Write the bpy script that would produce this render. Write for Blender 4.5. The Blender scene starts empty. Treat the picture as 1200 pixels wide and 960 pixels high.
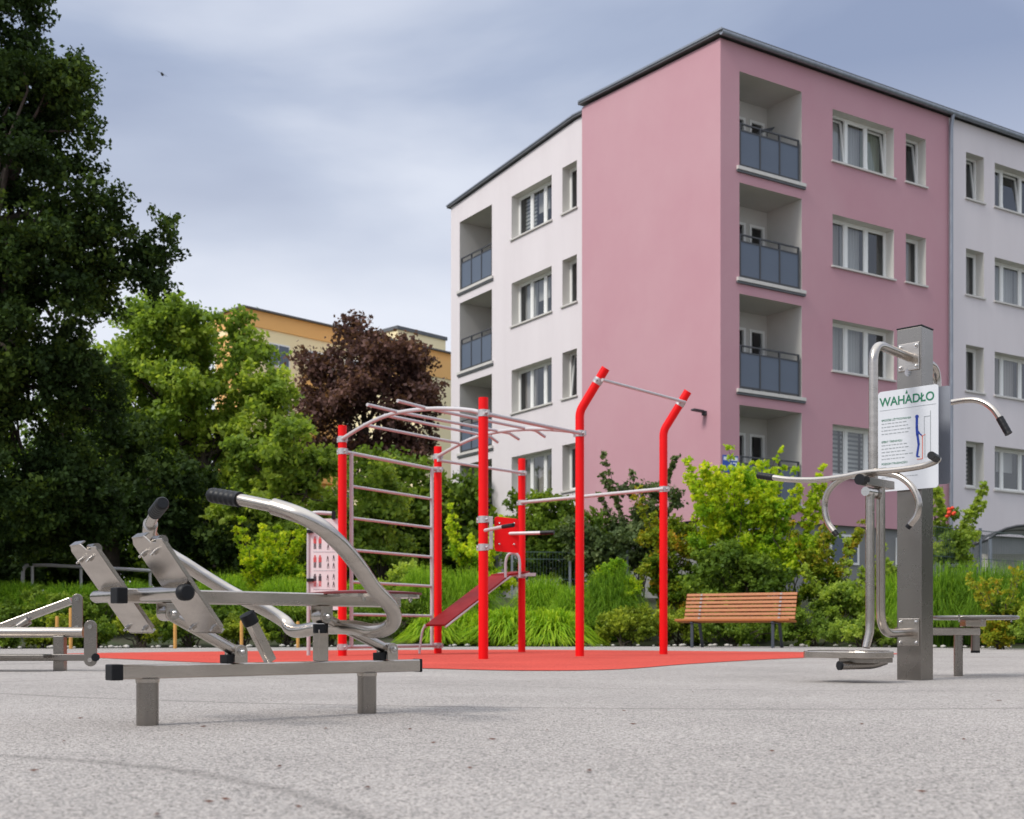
import bpy, bmesh, math, random
import numpy as np
from mathutils import Vector, Matrix
random.seed(7)
RNG = np.random.default_rng(11)
S = bpy.context.scene
COL = S.collection
# ------------------------------------------------------------------ camera
F, HY, CH = 1440.0, 741.0, 0.26
cam = bpy.data.cameras.new('camera'); co = bpy.data.objects.new('camera', cam); COL.objects.link(co)
co.location = (0, 0, CH); co.rotation_euler = (math.radians(90), 0, 0)
cam.sensor_width = 36; cam.lens = F / 1200 * 36; cam.shift_y = (HY - 480) / 1200
cam.clip_start = 0.05; cam.clip_end = 3000
cam.dof.use_dof = True; cam.dof.focus_distance = 4.8; cam.dof.aperture_fstop = 7.0
S.camera = co
# ------------------------------------------------------------------ light
SUN_EL, SUN_AZ = math.radians(44), math.atan2(-0.80, -0.60)     # azimuth as a vector angle (x, y) = (sin, cos)
world = bpy.data.worlds.new('World'); S.world = world; world.use_nodes = True
nt = world.node_tree; nt.nodes.clear()
def N(t, **k):
    n = nt.nodes.new(t)
    for a, b in k.items(): setattr(n, a, b)
    return n
out = N('ShaderNodeOutputWorld'); bg = N('ShaderNodeBackground'); bg.inputs['Strength'].default_value = 0.1
sky = N('ShaderNodeTexSky', sky_type='NISHITA', sun_disc=False); sky.sun_elevation = SUN_EL
sky.sun_rotation = SUN_AZ % (2 * math.pi)
SKYLOC = (1.2, 6.6, 3.3)
tc = N('ShaderNodeTexCoord'); mp_ = N('ShaderNodeMapping'); mp_.inputs['Scale'].default_value = (1.5, 1.5, 4.2)
mp_.inputs['Rotation'].default_value = (0.0, 0.35, 0.0); mp_.inputs['Location'].default_value = SKYLOC
nz = N('ShaderNodeTexNoise'); nz.inputs['Scale'].default_value = 1.45; nz.inputs['Detail'].default_value = 6.0
nz.inputs['Roughness'].default_value = 0.44; nz.inputs['Distortion'].default_value = 0.35
rmp = N('ShaderNodeValToRGB'); cr = rmp.color_ramp
cr.elements[0].position = 0.36; cr.elements[0].color = (2.7, 3.25, 4.7, 1)
cr.elements[1].position = 0.64; cr.elements[1].color = (6.6, 7.0, 8.0, 1)
e = cr.elements.new(0.49); e.color = (3.9, 4.5, 5.9, 1)
sep = N('ShaderNodeSeparateXYZ')
hor = N('ShaderNodeMapRange'); hor.inputs[1].default_value = 0.12; hor.inputs[2].default_value = 0.41
hor.inputs[3].default_value = 0.95; hor.inputs[4].default_value = 0.0
mixh = N('ShaderNodeMixRGB'); mixh.inputs[2].default_value = (8.4, 8.6, 9.2, 1)
zen = N('ShaderNodeMapRange'); zen.inputs[1].default_value = 0.45; zen.inputs[2].default_value = 0.9
zen.inputs[3].default_value = 0.0; zen.inputs[4].default_value = 1.0
mixz = N('ShaderNodeMixRGB'); mixz.inputs[2].default_value = (13.5, 14.0, 14.6, 1)
mixs = N('ShaderNodeMixRGB'); mixs.inputs[0].default_value = 0.9
L = nt.links.new
L(tc.outputs['Generated'], mp_.inputs['Vector']); L(mp_.outputs[0], nz.inputs['Vector']); L(nz.outputs['Fac'], rmp.inputs[0])
L(tc.outputs['Generated'], sep.inputs[0]); L(sep.outputs['Z'], hor.inputs[0]); L(sep.outputs['Z'], zen.inputs[0])
L(hor.outputs[0], mixh.inputs[0]); L(rmp.outputs[0], mixh.inputs[1])
L(zen.outputs[0], mixz.inputs[0]); L(mixh.outputs[0], mixz.inputs[1])
L(sky.outputs[0], mixs.inputs[1]); L(mixz.outputs[0], mixs.inputs[2]); L(mixs.outputs[0], bg.inputs['Color'])
L(bg.outputs[0], out.inputs['Surface'])
sl = bpy.data.lights.new('sun', 'SUN'); sl.energy = 2.3; sl.angle = math.radians(15); sl.color = (1.0, 0.95, 0.88)
so = bpy.data.objects.new('sun', sl); COL.objects.link(so)
sd = Vector((math.sin(SUN_AZ) * math.cos(SUN_EL), math.cos(SUN_AZ) * math.cos(SUN_EL), math.sin(SUN_EL)))
so.rotation_euler = sd.to_track_quat('Z', 'Y').to_euler(); so.location = (0, 0, 30)
S.view_settings.view_transform = 'Standard'; S.view_settings.look = 'None'
S.view_settings.exposure = 0.22; S.view_settings.gamma = 1; S.view_settings.use_curve_mapping = False
S.render.engine = 'CYCLES'

# ------------------------------------------------------------------ materials
MATS = {}
def mat(name, col, rough=0.6, metal=0.0, noise=None, bump=None, spec=None, coat=None):
    """noise=(scale, amount, colour2, coord-stretch); bump=(scale, strength, distance)"""
    m = bpy.data.materials.new(name); m.use_nodes = True; t = m.node_tree; p = t.nodes['Principled BSDF']
    p.inputs['Base Color'].default_value = (*col, 1); p.inputs['Roughness'].default_value = rough
    p.inputs['Metallic'].default_value = metal
    if spec is not None: p.inputs['Specular IOR Level'].default_value = spec
    if coat: p.inputs['Coat Weight'].default_value = coat
    if noise or bump:
        c = t.nodes.new('ShaderNodeTexCoord'); mg = t.nodes.new('ShaderNodeMapping'); t.links.new(c.outputs['Object'], mg.inputs[0])
    if noise:
        sc, amt, c2 = noise[:3]
        if len(noise) > 3: mg.inputs['Scale'].default_value = noise[3]
        n = t.nodes.new('ShaderNodeTexNoise'); n.inputs['Scale'].default_value = sc; n.inputs['Detail'].default_value = 8; n.inputs['Roughness'].default_value = 0.62
        r = t.nodes.new('ShaderNodeMapRange'); r.inputs[1].default_value = 0.3; r.inputs[2].default_value = 0.72; r.inputs[4].default_value = amt
        x = t.nodes.new('ShaderNodeMixRGB'); x.inputs[1].default_value = (*col, 1); x.inputs[2].default_value = (*c2, 1)
        t.links.new(mg.outputs[0], n.inputs['Vector']); t.links.new(n.outputs['Fac'], r.inputs[0]); t.links.new(r.outputs[0], x.inputs[0]); t.links.new(x.outputs[0], p.inputs['Base Color'])
        r2 = t.nodes.new('ShaderNodeMapRange'); r2.inputs[3].default_value = rough * 0.8; r2.inputs[4].default_value = min(1, rough * 1.25)
        t.links.new(n.outputs['Fac'], r2.inputs[0]); t.links.new(r2.outputs[0], p.inputs['Roughness'])
    if bump:
        b = t.nodes.new('ShaderNodeBump'); b.inputs['Strength'].default_value = bump[1]; b.inputs['Distance'].default_value = bump[2]
        n2 = t.nodes.new('ShaderNodeTexNoise'); n2.inputs['Scale'].default_value = bump[0]; n2.inputs['Detail'].default_value = 6
        t.links.new(mg.outputs[0], n2.inputs['Vector']); t.links.new(n2.outputs['Fac'], b.inputs['Height']); t.links.new(b.outputs[0], p.inputs['Normal'])
    MATS[name] = m; return m
def leafmat(name, stops, transl=0.35, rough=0.5):
    m = bpy.data.materials.new(name); m.use_nodes = True; t = m.node_tree; p = t.nodes['Principled BSDF']
    a = t.nodes.new('ShaderNodeAttribute'); a.attribute_name = 'tint'
    r = t.nodes.new('ShaderNodeValToRGB'); el = r.color_ramp.elements
    for i, (pos, c) in enumerate(stops):
        e = el[i] if i < 2 else el.new(pos)
        e.position = pos; e.color = (*c, 1)
    t.links.new(a.outputs['Fac'], r.inputs[0]); t.links.new(r.outputs[0], p.inputs['Base Color'])
    p.inputs['Roughness'].default_value = rough; p.inputs['Specular IOR Level'].default_value = 0.15
    tr = t.nodes.new('ShaderNodeBsdfTranslucent'); mx = t.nodes.new('ShaderNodeMixShader'); mx.inputs[0].default_value = transl
    g = t.nodes.new('ShaderNodeMixRGB'); g.blend_type = 'MULTIPLY'; g.inputs[0].default_value = 1; g.inputs[2].default_value = (1.25, 1.2, 0.55, 1)
    t.links.new(r.outputs[0], g.inputs[1]); t.links.new(g.outputs[0], tr.inputs[0])
    o = t.nodes['Material Output']; t.links.new(p.outputs[0], mx.inputs[1]); t.links.new(tr.outputs[0], mx.inputs[2]); t.links.new(mx.outputs[0], o.inputs[0])
    MATS[name] = m; return m
mat('steel', (0.60, 0.55, 0.50), 0.25, 1.0, noise=(6, 0.8, (0.42, 0.38, 0.34), (1, 1, 5)), bump=(60, 0.04, 0.001))
mat('steel_dull', (0.33, 0.305, 0.28), 0.27, 1.0, noise=(5, 0.6, (0.26, 0.24, 0.22)))
mat('chrome', (0.62, 0.6, 0.58), 0.18, 1.0)
mat('plastic', (0.008, 0.009, 0.011), 0.45, noise=(60, 0.6, (0.016, 0.016, 0.019)), spec=0.28)
mat('red', (0.80, 0.004, 0.006), 0.45, noise=(5, 0.5, (0.66, 0.005, 0.008)), spec=0.22)
mat('red_board', (0.26, 0.008, 0.010), 0.55, noise=(9, 0.6, (0.18, 0.008, 0.010)), spec=0.15)
mat('seat_red', (0.16, 0.018, 0.02), 0.45, noise=(12, 0.6, (0.1, 0.02, 0.02)))
mat('galv', (0.56, 0.54, 0.55), 0.45, 0.25, noise=(30, 0.7, (0.46, 0.44, 0.45)))
mat('galv_clamp', (0.55, 0.54, 0.55), 0.42, 0.6, noise=(40, 0.7, (0.42, 0.41, 0.42)))
mat('pink', (0.50, 0.262, 0.308), 0.88, noise=(0.35, 0.8, (0.55, 0.33, 0.37), (1.0, 1.0, 0.8)), bump=(140, 0.25, 0.01))
mat('white_wall', (0.72, 0.67, 0.69), 0.88, noise=(0.5, 0.85, (0.66, 0.61, 0.63), (2.2, 2.2, 0.35)), bump=(140, 0.25, 0.01))
mat('reveal', (0.66, 0.64, 0.60), 0.85, noise=(1.2, 0.7, (0.56, 0.55, 0.51)))
mat('loggia', (0.60, 0.58, 0.55), 0.85, noise=(0.9, 0.8, (0.50, 0.49, 0.46)))
mat('plinth', (0.26, 0.26, 0.26), 0.9, noise=(2, 0.7, (0.2, 0.2, 0.2)))
mat('frame_white', (0.78, 0.78, 0.76), 0.4)
mat('sill', (0.62, 0.60, 0.57), 0.6, noise=(6, 0.6, (0.5, 0.48, 0.45)))
mat('rail_metal', (0.045, 0.048, 0.055), 0.5)
mat('rail_panel', (0.085, 0.11, 0.155), 0.4, noise=(1.5, 0.5, (0.10, 0.13, 0.18)), spec=0.5)
mat('zinc', (0.30, 0.33, 0.38), 0.5, 0.5, noise=(3, 0.8, (0.2, 0.22, 0.26), (3, 3, 1)))
mat('roof_edge', (0.075, 0.08, 0.09), 0.6, noise=(2.5, 0.6, (0.16, 0.17, 0.18)))
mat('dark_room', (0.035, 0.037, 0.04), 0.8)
mat('curtain', (0.52, 0.51, 0.50), 0.9)
mat('curtain_warm', (0.42, 0.38, 0.36), 0.9)
mat('curtain_green', (0.33, 0.36, 0.28), 0.9)
mat('yellow_wall', (0.88, 0.76, 0.48), 0.88, noise=(0.3, 0.6, (0.84, 0.71, 0.43)))
mat('orange_band', (0.85, 0.48, 0.17), 0.85, noise=(0.3, 0.6, (0.78, 0.43, 0.16)))
mat('wood', (0.44, 0.145, 0.03), 0.5, noise=(5, 0.9, (0.32, 0.10, 0.025), (1.2, 12, 12)), bump=(30, 0.1, 0.002))
mat('stake', (0.62, 0.32, 0.08), 0.8, noise=(12, 0.8, (0.45, 0.24, 0.07)))
mat('bench_leg', (0.07, 0.08, 0.10), 0.45, 0.5)
mat('bark', (0.085, 0.065, 0.05), 0.9, noise=(9, 0.9, (0.045, 0.035, 0.03)), bump=(30, 0.6, 0.02))
mat('sign_white', (0.62, 0.64, 0.68), 0.35)
mat('sign_back', (0.30, 0.32, 0.37), 0.45, 0.5)
mat('sign_green', (0.015, 0.17, 0.09), 0.5)
mat('sign_grey', (0.30, 0.33, 0.35), 0.6)
mat('sign_blue', (0.008, 0.04, 0.30), 0.5)
mat('sign_orange', (0.75, 0.12, 0.05), 0.5)
mat('sticker', (0.52, 0.52, 0.56), 0.5)
mat('board_white', (0.76, 0.75, 0.76), 0.5)
mat('board_red', (0.6, 0.1, 0.1), 0.5)
mat('board_dark', (0.06, 0.05, 0.06), 0.5)
mat('plate_blue', (0.01, 0.08, 0.42), 0.4)
mat('plate_white', (0.8, 0.85, 0.88), 0.4)
mat('canopy', (0.42, 0.44, 0.47), 0.25)
mat('fence_green', (0.06, 0.10, 0.09), 0.5)
mat('dry_leaf', (0.10, 0.04, 0.025), 0.8)
mat('flower', (0.75, 0.06, 0.02), 0.6)
mat('stone', (0.55, 0.52, 0.48), 0.9, noise=(6, 0.8, (0.4, 0.38, 0.34)))
mat('bird', (0.05, 0.05, 0.06), 0.8)
def granule(name, base, alt, dark, sc=150):
    m = mat(name, base, 0.95, spec=0.15); t = m.node_tree; p = t.nodes['Principled BSDF']
    c = t.nodes.new('ShaderNodeTexCoord')
    def vor(s):
        v = t.nodes.new('ShaderNodeTexVoronoi'); v.inputs['Scale'].default_value = s; t.links.new(c.outputs['Object'], v.inputs['Vector']); return v
    v = vor(sc); sp = t.nodes.new('ShaderNodeSeparateColor'); t.links.new(v.outputs['Color'], sp.inputs[0])
    r = t.nodes.new('ShaderNodeValToRGB'); el = r.color_ramp.elements
    el[0].position = 0.0; el[0].color = (*dark, 1); el[1].position = 1.0; el[1].color = (*alt, 1)
    e = el.new(0.13); e.color = (*[a * .75 for a in base], 1); e = el.new(0.45); e.color = (*base, 1)
    t.links.new(sp.outputs[0], r.inputs[0])
    n = t.nodes.new('ShaderNodeTexNoise'); n.inputs['Scale'].default_value = 0.9; n.inputs['Detail'].default_value = 7; n.inputs['Roughness'].default_value = 0.6
    t.links.new(c.outputs['Object'], n.inputs['Vector'])
    mr = t.nodes.new('ShaderNodeMapRange'); mr.inputs[1].default_value = .3; mr.inputs[2].default_value = .7; mr.inputs[3].default_value = 0.86; mr.inputs[4].default_value = 1.08
    t.links.new(n.outputs[0], mr.inputs[0])
    x = t.nodes.new('ShaderNodeMixRGB'); x.blend_type = 'MULTIPLY'; x.inputs[0].default_value = 1
    t.links.new(r.outputs[0], x.inputs[1]); t.links.new(mr.outputs[0], x.inputs[2])
    b = t.nodes.new('ShaderNodeBump'); b.inputs['Strength'].default_value = 0.6; b.inputs['Distance'].default_value = 0.003
    t.links.new(v.outputs['Distance'], b.inputs['Height']); b.invert = True
    t.links.new(b.outputs[0], p.inputs['Normal'])
    last = x
    if name == 'rubber_grey':       # worn arcs scuffed into the rubber: rings round real points of the ground
        for cx, cy, rad, w, amt in ((-1.75, 1.05, 1.75, .034, .30), (3.2, 0.55, 1.95, .022, .42), (3.6, 0.2, 2.45, .025, .4), (1.0, 9.3, 5.1, .04, .3), (-6, 9, 4.2, .05, .25), (-2.2, -.2, 2.2, .05, .2), (2.0, 9.9, 4.4, .03, .22)):
            d = t.nodes.new('ShaderNodeVectorMath'); d.operation = 'DISTANCE'; d.inputs[1].default_value = (cx, cy, 0)
            wv = t.nodes.new('ShaderNodeVectorMath'); wv.operation = 'MULTIPLY_ADD'; wv.inputs[1].default_value = (.10, .10, 0)
            t.links.new(n.outputs['Color'], wv.inputs[0]); t.links.new(c.outputs['Object'], wv.inputs[2]); t.links.new(wv.outputs[0], d.inputs[0])
            s1 = t.nodes.new('ShaderNodeMath'); s1.operation = 'SUBTRACT'; s1.inputs[1].default_value = rad; t.links.new(d.outputs['Value'], s1.inputs[0])
            ab = t.nodes.new('ShaderNodeMath'); ab.operation = 'ABSOLUTE'; t.links.new(s1.outputs[0], ab.inputs[0])
            mm = t.nodes.new('ShaderNodeMapRange'); mm.inputs[1].default_value = 0; mm.inputs[2].default_value = w; mm.inputs[3].default_value = 1 - amt; mm.inputs[4].default_value = 1
            t.links.new(ab.outputs[0], mm.inputs[0])
            y = t.nodes.new('ShaderNodeMixRGB'); y.blend_type = 'MULTIPLY'; y.inputs[0].default_value = 1
            t.links.new(last.outputs[0], y.inputs[1]); t.links.new(mm.outputs[0], y.inputs[2]); last = y
    t.links.new(last.outputs[0], p.inputs['Base Color'])
granule('rubber_grey', (0.335, 0.315, 0.302), (0.54, 0.49, 0.46), (0.045, 0.04, 0.036), 230)
granule('rubber_red', (0.56, 0.070, 0.052), (0.66, 0.115, 0.085), (0.32, 0.05, 0.04), 150)
mat('soil', (0.05, 0.042, 0.025), 0.95, noise=(1.2, 0.9, (0.035, 0.065, 0.018)), bump=(14, 0.8, 0.03))
G = MATS
def glass():
    m = bpy.data.materials.new('glass'); m.use_nodes = True; t = m.node_tree; t.nodes.clear()
    o = t.nodes.new('ShaderNodeOutputMaterial'); g = t.nodes.new('ShaderNodeBsdfGlossy'); g.inputs['Roughness'].default_value = 0.03
    g.inputs['Color'].default_value = (0.9, 0.92, 0.95, 1)
    tr = t.nodes.new('ShaderNodeBsdfTransparent'); tr.inputs['Color'].default_value = (0.78, 0.8, 0.8, 1)
    ge = t.nodes.new('ShaderNodeNewGeometry'); dt = t.nodes.new('ShaderNodeVectorMath'); dt.operation = 'DOT_PRODUCT'; t.links.new(ge.outputs['Normal'], dt.inputs[0]); t.links.new(ge.outputs['Incoming'], dt.inputs[1])
    ab = t.nodes.new('ShaderNodeMath'); ab.operation = 'ABSOLUTE'; t.links.new(dt.outputs['Value'], ab.inputs[0])
    om = t.nodes.new('ShaderNodeMath'); om.operation = 'SUBTRACT'; om.inputs[0].default_value = 1; t.links.new(ab.outputs[0], om.inputs[1])
    fr = t.nodes.new('ShaderNodeMath'); fr.operation = 'POWER'; fr.inputs[1].default_value = 4; t.links.new(om.outputs[0], fr.inputs[0])
    mu = t.nodes.new('ShaderNodeMath'); mu.operation = 'MULTIPLY_ADD'; mu.inputs[1].default_value = .9; mu.inputs[2].default_value = 0.10; mu.use_clamp = True
    mx = t.nodes.new('ShaderNodeMixShader'); t.links.new(fr.outputs[0], mu.inputs[0]); t.links.new(mu.outputs[0], mx.inputs[0])
    t.links.new(tr.outputs[0], mx.inputs[1]); t.links.new(g.outputs[0], mx.inputs[2]); t.links.new(mx.outputs[0], o.inputs[0]); G['glass'] = m
glass()
# blind: opaque and sheer stripes of the fabric itself
m = mat('blind', (0.6, 0.6, 0.58), 0.8); t = m.node_tree; c = t.nodes.new('ShaderNodeTexCoord'); w = t.nodes.new('ShaderNodeTexWave'); w.bands_direction = 'Z'
w.inputs['Scale'].default_value = 2.6; rr = t.nodes.new('ShaderNodeValToRGB'); rr.color_ramp.elements[0].position = .45; rr.color_ramp.elements[1].position = .55
rr.color_ramp.elements[0].color = (0.13, 0.14, 0.14, 1); rr.color_ramp.elements[1].color = (0.55, 0.55, 0.53, 1)
t.links.new(c.outputs['Object'], w.inputs[0]); t.links.new(w.outputs['Fac'], rr.inputs[0]); t.links.new(rr.outputs[0], t.nodes['Principled BSDF'].inputs[0])
leafmat('leaf_dark', [(0, (0.012, 0.026, 0.008)), (1, (0.12, 0.18, 0.03)), (0.6, (0.034, 0.064, 0.015))], 0.3, 0.7)
leafmat('leaf_green', [(0, (0.07, 0.14, 0.03)), (1, (0.54, 0.64, 0.12)), (0.5, (0.27, 0.39, 0.07))], 0.55)
leafmat('leaf_mid', [(0, (0.045, 0.095, 0.015)), (1, (0.34, 0.46, 0.055)), (0.6, (0.15, 0.24, 0.035))], 0.45)
leafmat('leaf_purple', [(0, (0.045, 0.024, 0.022)), (1, (0.28, 0.155, 0.125)), (0.6, (0.13, 0.07, 0.064))], 0.35)
leafmat('leaf_olive', [(0, (0.03, 0.055, 0.02)), (1, (0.24, 0.29, 0.12)), (0.6, (0.11, 0.16, 0.06))], 0.3)
leafmat('leaf_lime', [(0, (0.08, 0.19, 0.015)), (1, (0.82, 0.80, 0.05)), (0.7, (0.50, 0.64, 0.04)), (0.35, (0.22, 0.40, 0.03))], 0.55)
leafmat('leaf_amber', [(0, (0.05, 0.11, 0.015)), (1, (0.55, 0.25, 0.03)), (0.75, (0.34, 0.38, 0.03)), (0.4, (0.13, 0.22, 0.02))], 0.4)
leafmat('leaf_box', [(0, (0.07, 0.12, 0.015)), (1, (0.60, 0.64, 0.07)), (0.6, (0.28, 0.36, 0.04))], 0.4)
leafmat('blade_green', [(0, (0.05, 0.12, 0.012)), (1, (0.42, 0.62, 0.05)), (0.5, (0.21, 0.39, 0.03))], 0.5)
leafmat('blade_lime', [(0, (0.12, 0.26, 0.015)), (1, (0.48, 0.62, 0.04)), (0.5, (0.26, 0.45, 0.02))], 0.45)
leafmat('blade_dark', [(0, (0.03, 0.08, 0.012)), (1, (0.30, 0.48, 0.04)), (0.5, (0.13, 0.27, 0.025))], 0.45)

# ------------------------------------------------------------------ mesh building
def V(*a): return Vector(a)
class MB:
    def __init__(s): s.v = []; s.f = []; s.sm = []
    def add(s, vs, fs, smooth=False):
        o = len(s.v); s.v += [tuple(p) for p in vs]
        for f in fs: s.f.append([o + i for i in f]); s.sm.append(smooth)
        return s
    def box(s, c, x, y, z):
        """centre and three half-axis vectors"""
        c, x, y, z = map(Vector, (c, x, y, z)); vs = [c + i * x + j * y + k * z for i in (-1, 1) for j in (-1, 1) for k in (-1, 1)]
        return s.add(vs, [(0, 1, 3, 2), (4, 6, 7, 5), (0, 4, 5, 1), (2, 3, 7, 6), (0, 2, 6, 4), (1, 5, 7, 3)])
    def bar(s, a, b, w, h, side=None):
        a, b = Vector(a), Vector(b); d = (b - a); L_ = d.length; d.normalize()
        sd_ = Vector(side) if side is not None else (d.cross(V(0, 0, 1)) if abs(d.z) < .95 else V(1, 0, 0))
        sd_ = (sd_ - d * sd_.dot(d)).normalized(); up = d.cross(sd_)
        return s.box((a + b) / 2, d * L_ / 2, sd_ * w / 2, up * h / 2)
    def tube(s, pts, r, n=14, caps=True, rend=None):
        pts = [Vector(p) for p in pts]; m = len(pts); rs = r if isinstance(r, (list, tuple)) else [r] * m
        tg = [(pts[min(i + 1, m - 1)] - pts[max(i - 1, 0)]).normalized() for i in range(m)]
        a = tg[0].orthogonal().normalized(); vs = []
        for i in range(m):
            a = (a - tg[i] * a.dot(tg[i])).normalized(); b = tg[i].cross(a)
            vs += [pts[i] + (a * math.cos(2 * math.pi * k / n) + b * math.sin(2 * math.pi * k / n)) * rs[i] for k in range(n)]
        fs = [(i * n + k, i * n + (k + 1) % n, (i + 1) * n + (k + 1) % n, (i + 1) * n + k) for i in range(m - 1) for k in range(n)]
        s.add(vs, fs, True)
        if caps:
            s.add(vs[:n], [tuple(range(n - 1, -1, -1))]); s.add(vs[-n:], [tuple(range(n))])
        return s
    def cyl(s, a, b, r, n=18): return s.tube([a, b], r, n)
    def poly(s, pts, off):
        """extrude an outline by the vector off"""
        pts = [Vector(p) for p in pts]; off = Vector(off); n = len(pts)
        s.add(pts + [p + off for p in pts], [tuple(range(n - 1, -1, -1)), tuple(range(n, 2 * n))] + [(i, (i + 1) % n, n + (i + 1) % n, n + i) for i in range(n)])
        return s
    def ball(s, c, r, n=10, sq=(1, 1, 1)):
        c = Vector(c); vs = []; fs = []
        for i in range(n // 2 + 1):
            th = math.pi * i / (n // 2)
            for k in range(n): ph = 2 * math.pi * k / n; vs.append(c + Vector((math.sin(th) * math.cos(ph) * r * sq[0], math.sin(th) * math.sin(ph) * r * sq[1], math.cos(th) * r * sq[2])))
        for i in range(n // 2):
            for k in range(n): fs.append((i * n + k, (i + 1) * n + k, (i + 1) * n + (k + 1) % n, i * n + (k + 1) % n))
        return s.add(vs, fs, True)
    def build(s, name, m, parent=None, loc=None, bev=0):
        o3 = loc if loc is not None else ORG.get(parent.name if parent else None, (0, 0, 0)); o3 = Vector(o3)
        me = bpy.data.meshes.new(name)
        me.from_pydata([tuple(Vector(p) - o3) for p in s.v], [], s.f); me.update()
        me.polygons.foreach_set('use_smooth', s.sm)
        me.materials.append(G[m] if isinstance(m, str) else m)
        if bev or True:
            b = bmesh.new(); b.from_mesh(me); bmesh.ops.recalc_face_normals(b, faces=b.faces); b.to_mesh(me); b.free()
        o = bpy.data.objects.new(name, me); COL.objects.link(o)
        if parent: o.parent = parent
        else: o.location = o3
        ORG[o.name] = tuple(o3)
        if bev:
            md = o.modifiers.new('bevel', 'BEVEL'); md.width = bev; md.segments = 2; md.limit_method = 'ANGLE'; md.angle_limit = math.radians(50)
        return o
ORG = {}
def tag(o, label=None, cat=None, group=None, kind=None):
    if label: o['label'] = label
    if cat: o['category'] = cat
    if group: o['group'] = group
    if kind: o['kind'] = kind
    return o
def thing(name, loc, label, cat, group=None):
    o = bpy.data.objects.new(name, None); COL.objects.link(o); o.location = loc; o.empty_display_size = .2
    ORG[o.name] = tuple(loc); return tag(o, label, cat, group)
def one(mb, name, m, label=None, cat=None, loc=(0, 0, 0), group=None, kind=None, bev=0):
    return tag(mb.build(name, m, None, loc, bev), label, cat, group, kind)
def smooth(pts, n=6):
    P = [Vector(p) for p in pts]; P = [2 * P[0] - P[1]] + P + [2 * P[-1] - P[-2]]; o = []
    for i in range(1, len(P) - 2):
        for k in range(n):
            t_ = k / n; a, b, c_, d = P[i - 1], P[i], P[i + 1], P[i + 2]
            o.append(.5 * ((2 * b) + (c_ - a) * t_ + (2 * a - 5 * b + 4 * c_ - d) * t_ ** 2 + (3 * b - a - 3 * c_ + d) * t_ ** 3))
    o.append(P[-2]); return o
def fillet(pts, r, n=7):
    P = [Vector(p) for p in pts]; o = [P[0]]
    for i in range(1, len(P) - 1):
        a = (P[i - 1] - P[i]); b = (P[i + 1] - P[i]); q = min(r, a.length * .49, b.length * .49)
        A = P[i] + a.normalized() * q; B = P[i] + b.normalized() * q
        for k in range(n + 1):
            t_ = k / n; o.append(A * (1 - t_) ** 2 + P[i] * 2 * t_ * (1 - t_) + B * t_ ** 2)
    o.append(P[-1]); return o
def pt(px, py, Z): return V((px - 600) * Z / F, Z, CH + (HY - py) * Z / F)       # a point seen at a picture position, at distance Z
def gx(px, Z): return (px - 600) * Z / F
def hit(px, py, o, n):
    """where the sight line meets the real plane through o with normal n"""
    d = V((px - 600) / F, 1, (HY - py) / F); c0 = V(0, 0, CH); return c0 + d * ((Vector(o) - c0).dot(n) / d.dot(n))

# ------------------------------------------------------------------ ground
def edge(x):                                                   # where the play surface meets the planting
    return float(np.interp(x, [-40, -12, -8, -3, 1, 5, 7.5, 10, 40], [17.0, 18.2, 19.2, 21.6, 22.3, 22.2, 20.0, 17.2, 15.5]))
def terr(x, y):
    e_ = edge(x); t_ = min(max((y - e_ - .5) / 7.0, 0), 1); t_ = t_ * t_ * (3 - 2 * t_); return -0.012 + t_ * 1.1
xs = np.unique(np.concatenate([np.linspace(-900, -45, 9), np.linspace(-42, 42, 85), np.linspace(45, 900, 9)]))
ys = np.unique(np.concatenate([[-60, -20, 0, 10], np.linspace(14, 34, 61), np.linspace(36, 80, 12), np.linspace(100, 1800, 9)]))
g = MB(); nx = len(xs)
for y in ys:
    for x in xs: g.v.append((x, y, terr(x, y)))
for j in range(len(ys) - 1):
    for i in range(nx - 1): g.f.append((j * nx + i, j * nx + i + 1, (j + 1) * nx + i + 1, (j + 1) * nx + i)); g.sm.append(True)
tag(g.build('ground', 'soil'), kind='structure')
px_ = list(np.linspace(-40, 40, 81)); m = MB()
o_ = [(x, edge(x), 0) for x in px_]
m.add([(x, -8, 0) for x in px_] + o_, [(i, i + 1, 82 + i, 81 + i) for i in range(80)])
# small real edge so the slab does not look like paper
m.add(o_ + [(x, y, -.05) for x, y, z in o_], [(i, i + 1, 82 + i, 81 + i) for i in range(80)])
tag(m.build('play_surface', 'rubber_grey'), kind='structure')
red = smooth([V(-4.3, 12.5, 0), V(-2.3, 10.1, 0), V(-.68, 8.78, 0), V(.1, 8.25, 0), V(.75, 8.55, 0), V(1.45, 10.0, 0), V(2.6, 11.9, 0), V(4.45, 14.3, 0), V(4.6, 15.1, 0), V(3.7, 16.0, 0), V(2.35, 16.9, 0), V(0, 18.0, 0), V(-2.5, 17.4, 0), V(-5.0, 15.4, 0), V(-5.3, 13.8, 0), V(-4.3, 12.5, 0)], 6)[:-1]
m = MB(); m.add([(p.x, p.y, .004) for p in red], [tuple(range(len(red)))])
tag(m.build('red_surface', 'rubber_red'), kind='structure')
# planting edge stones
m = MB()
for i in range(150):
    x = random.uniform(-13, 12); y = edge(x) + random.uniform(.05, .5); r = random.uniform(.02, .05)
    m.ball((x, y, .01 + r * .3), r, 6, (1.2, 1, .6))
tag(m.build('gravel', 'stone'), label='pale pebbles strewn along the edge of the planting bed', cat='gravel', kind='stuff')

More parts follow.
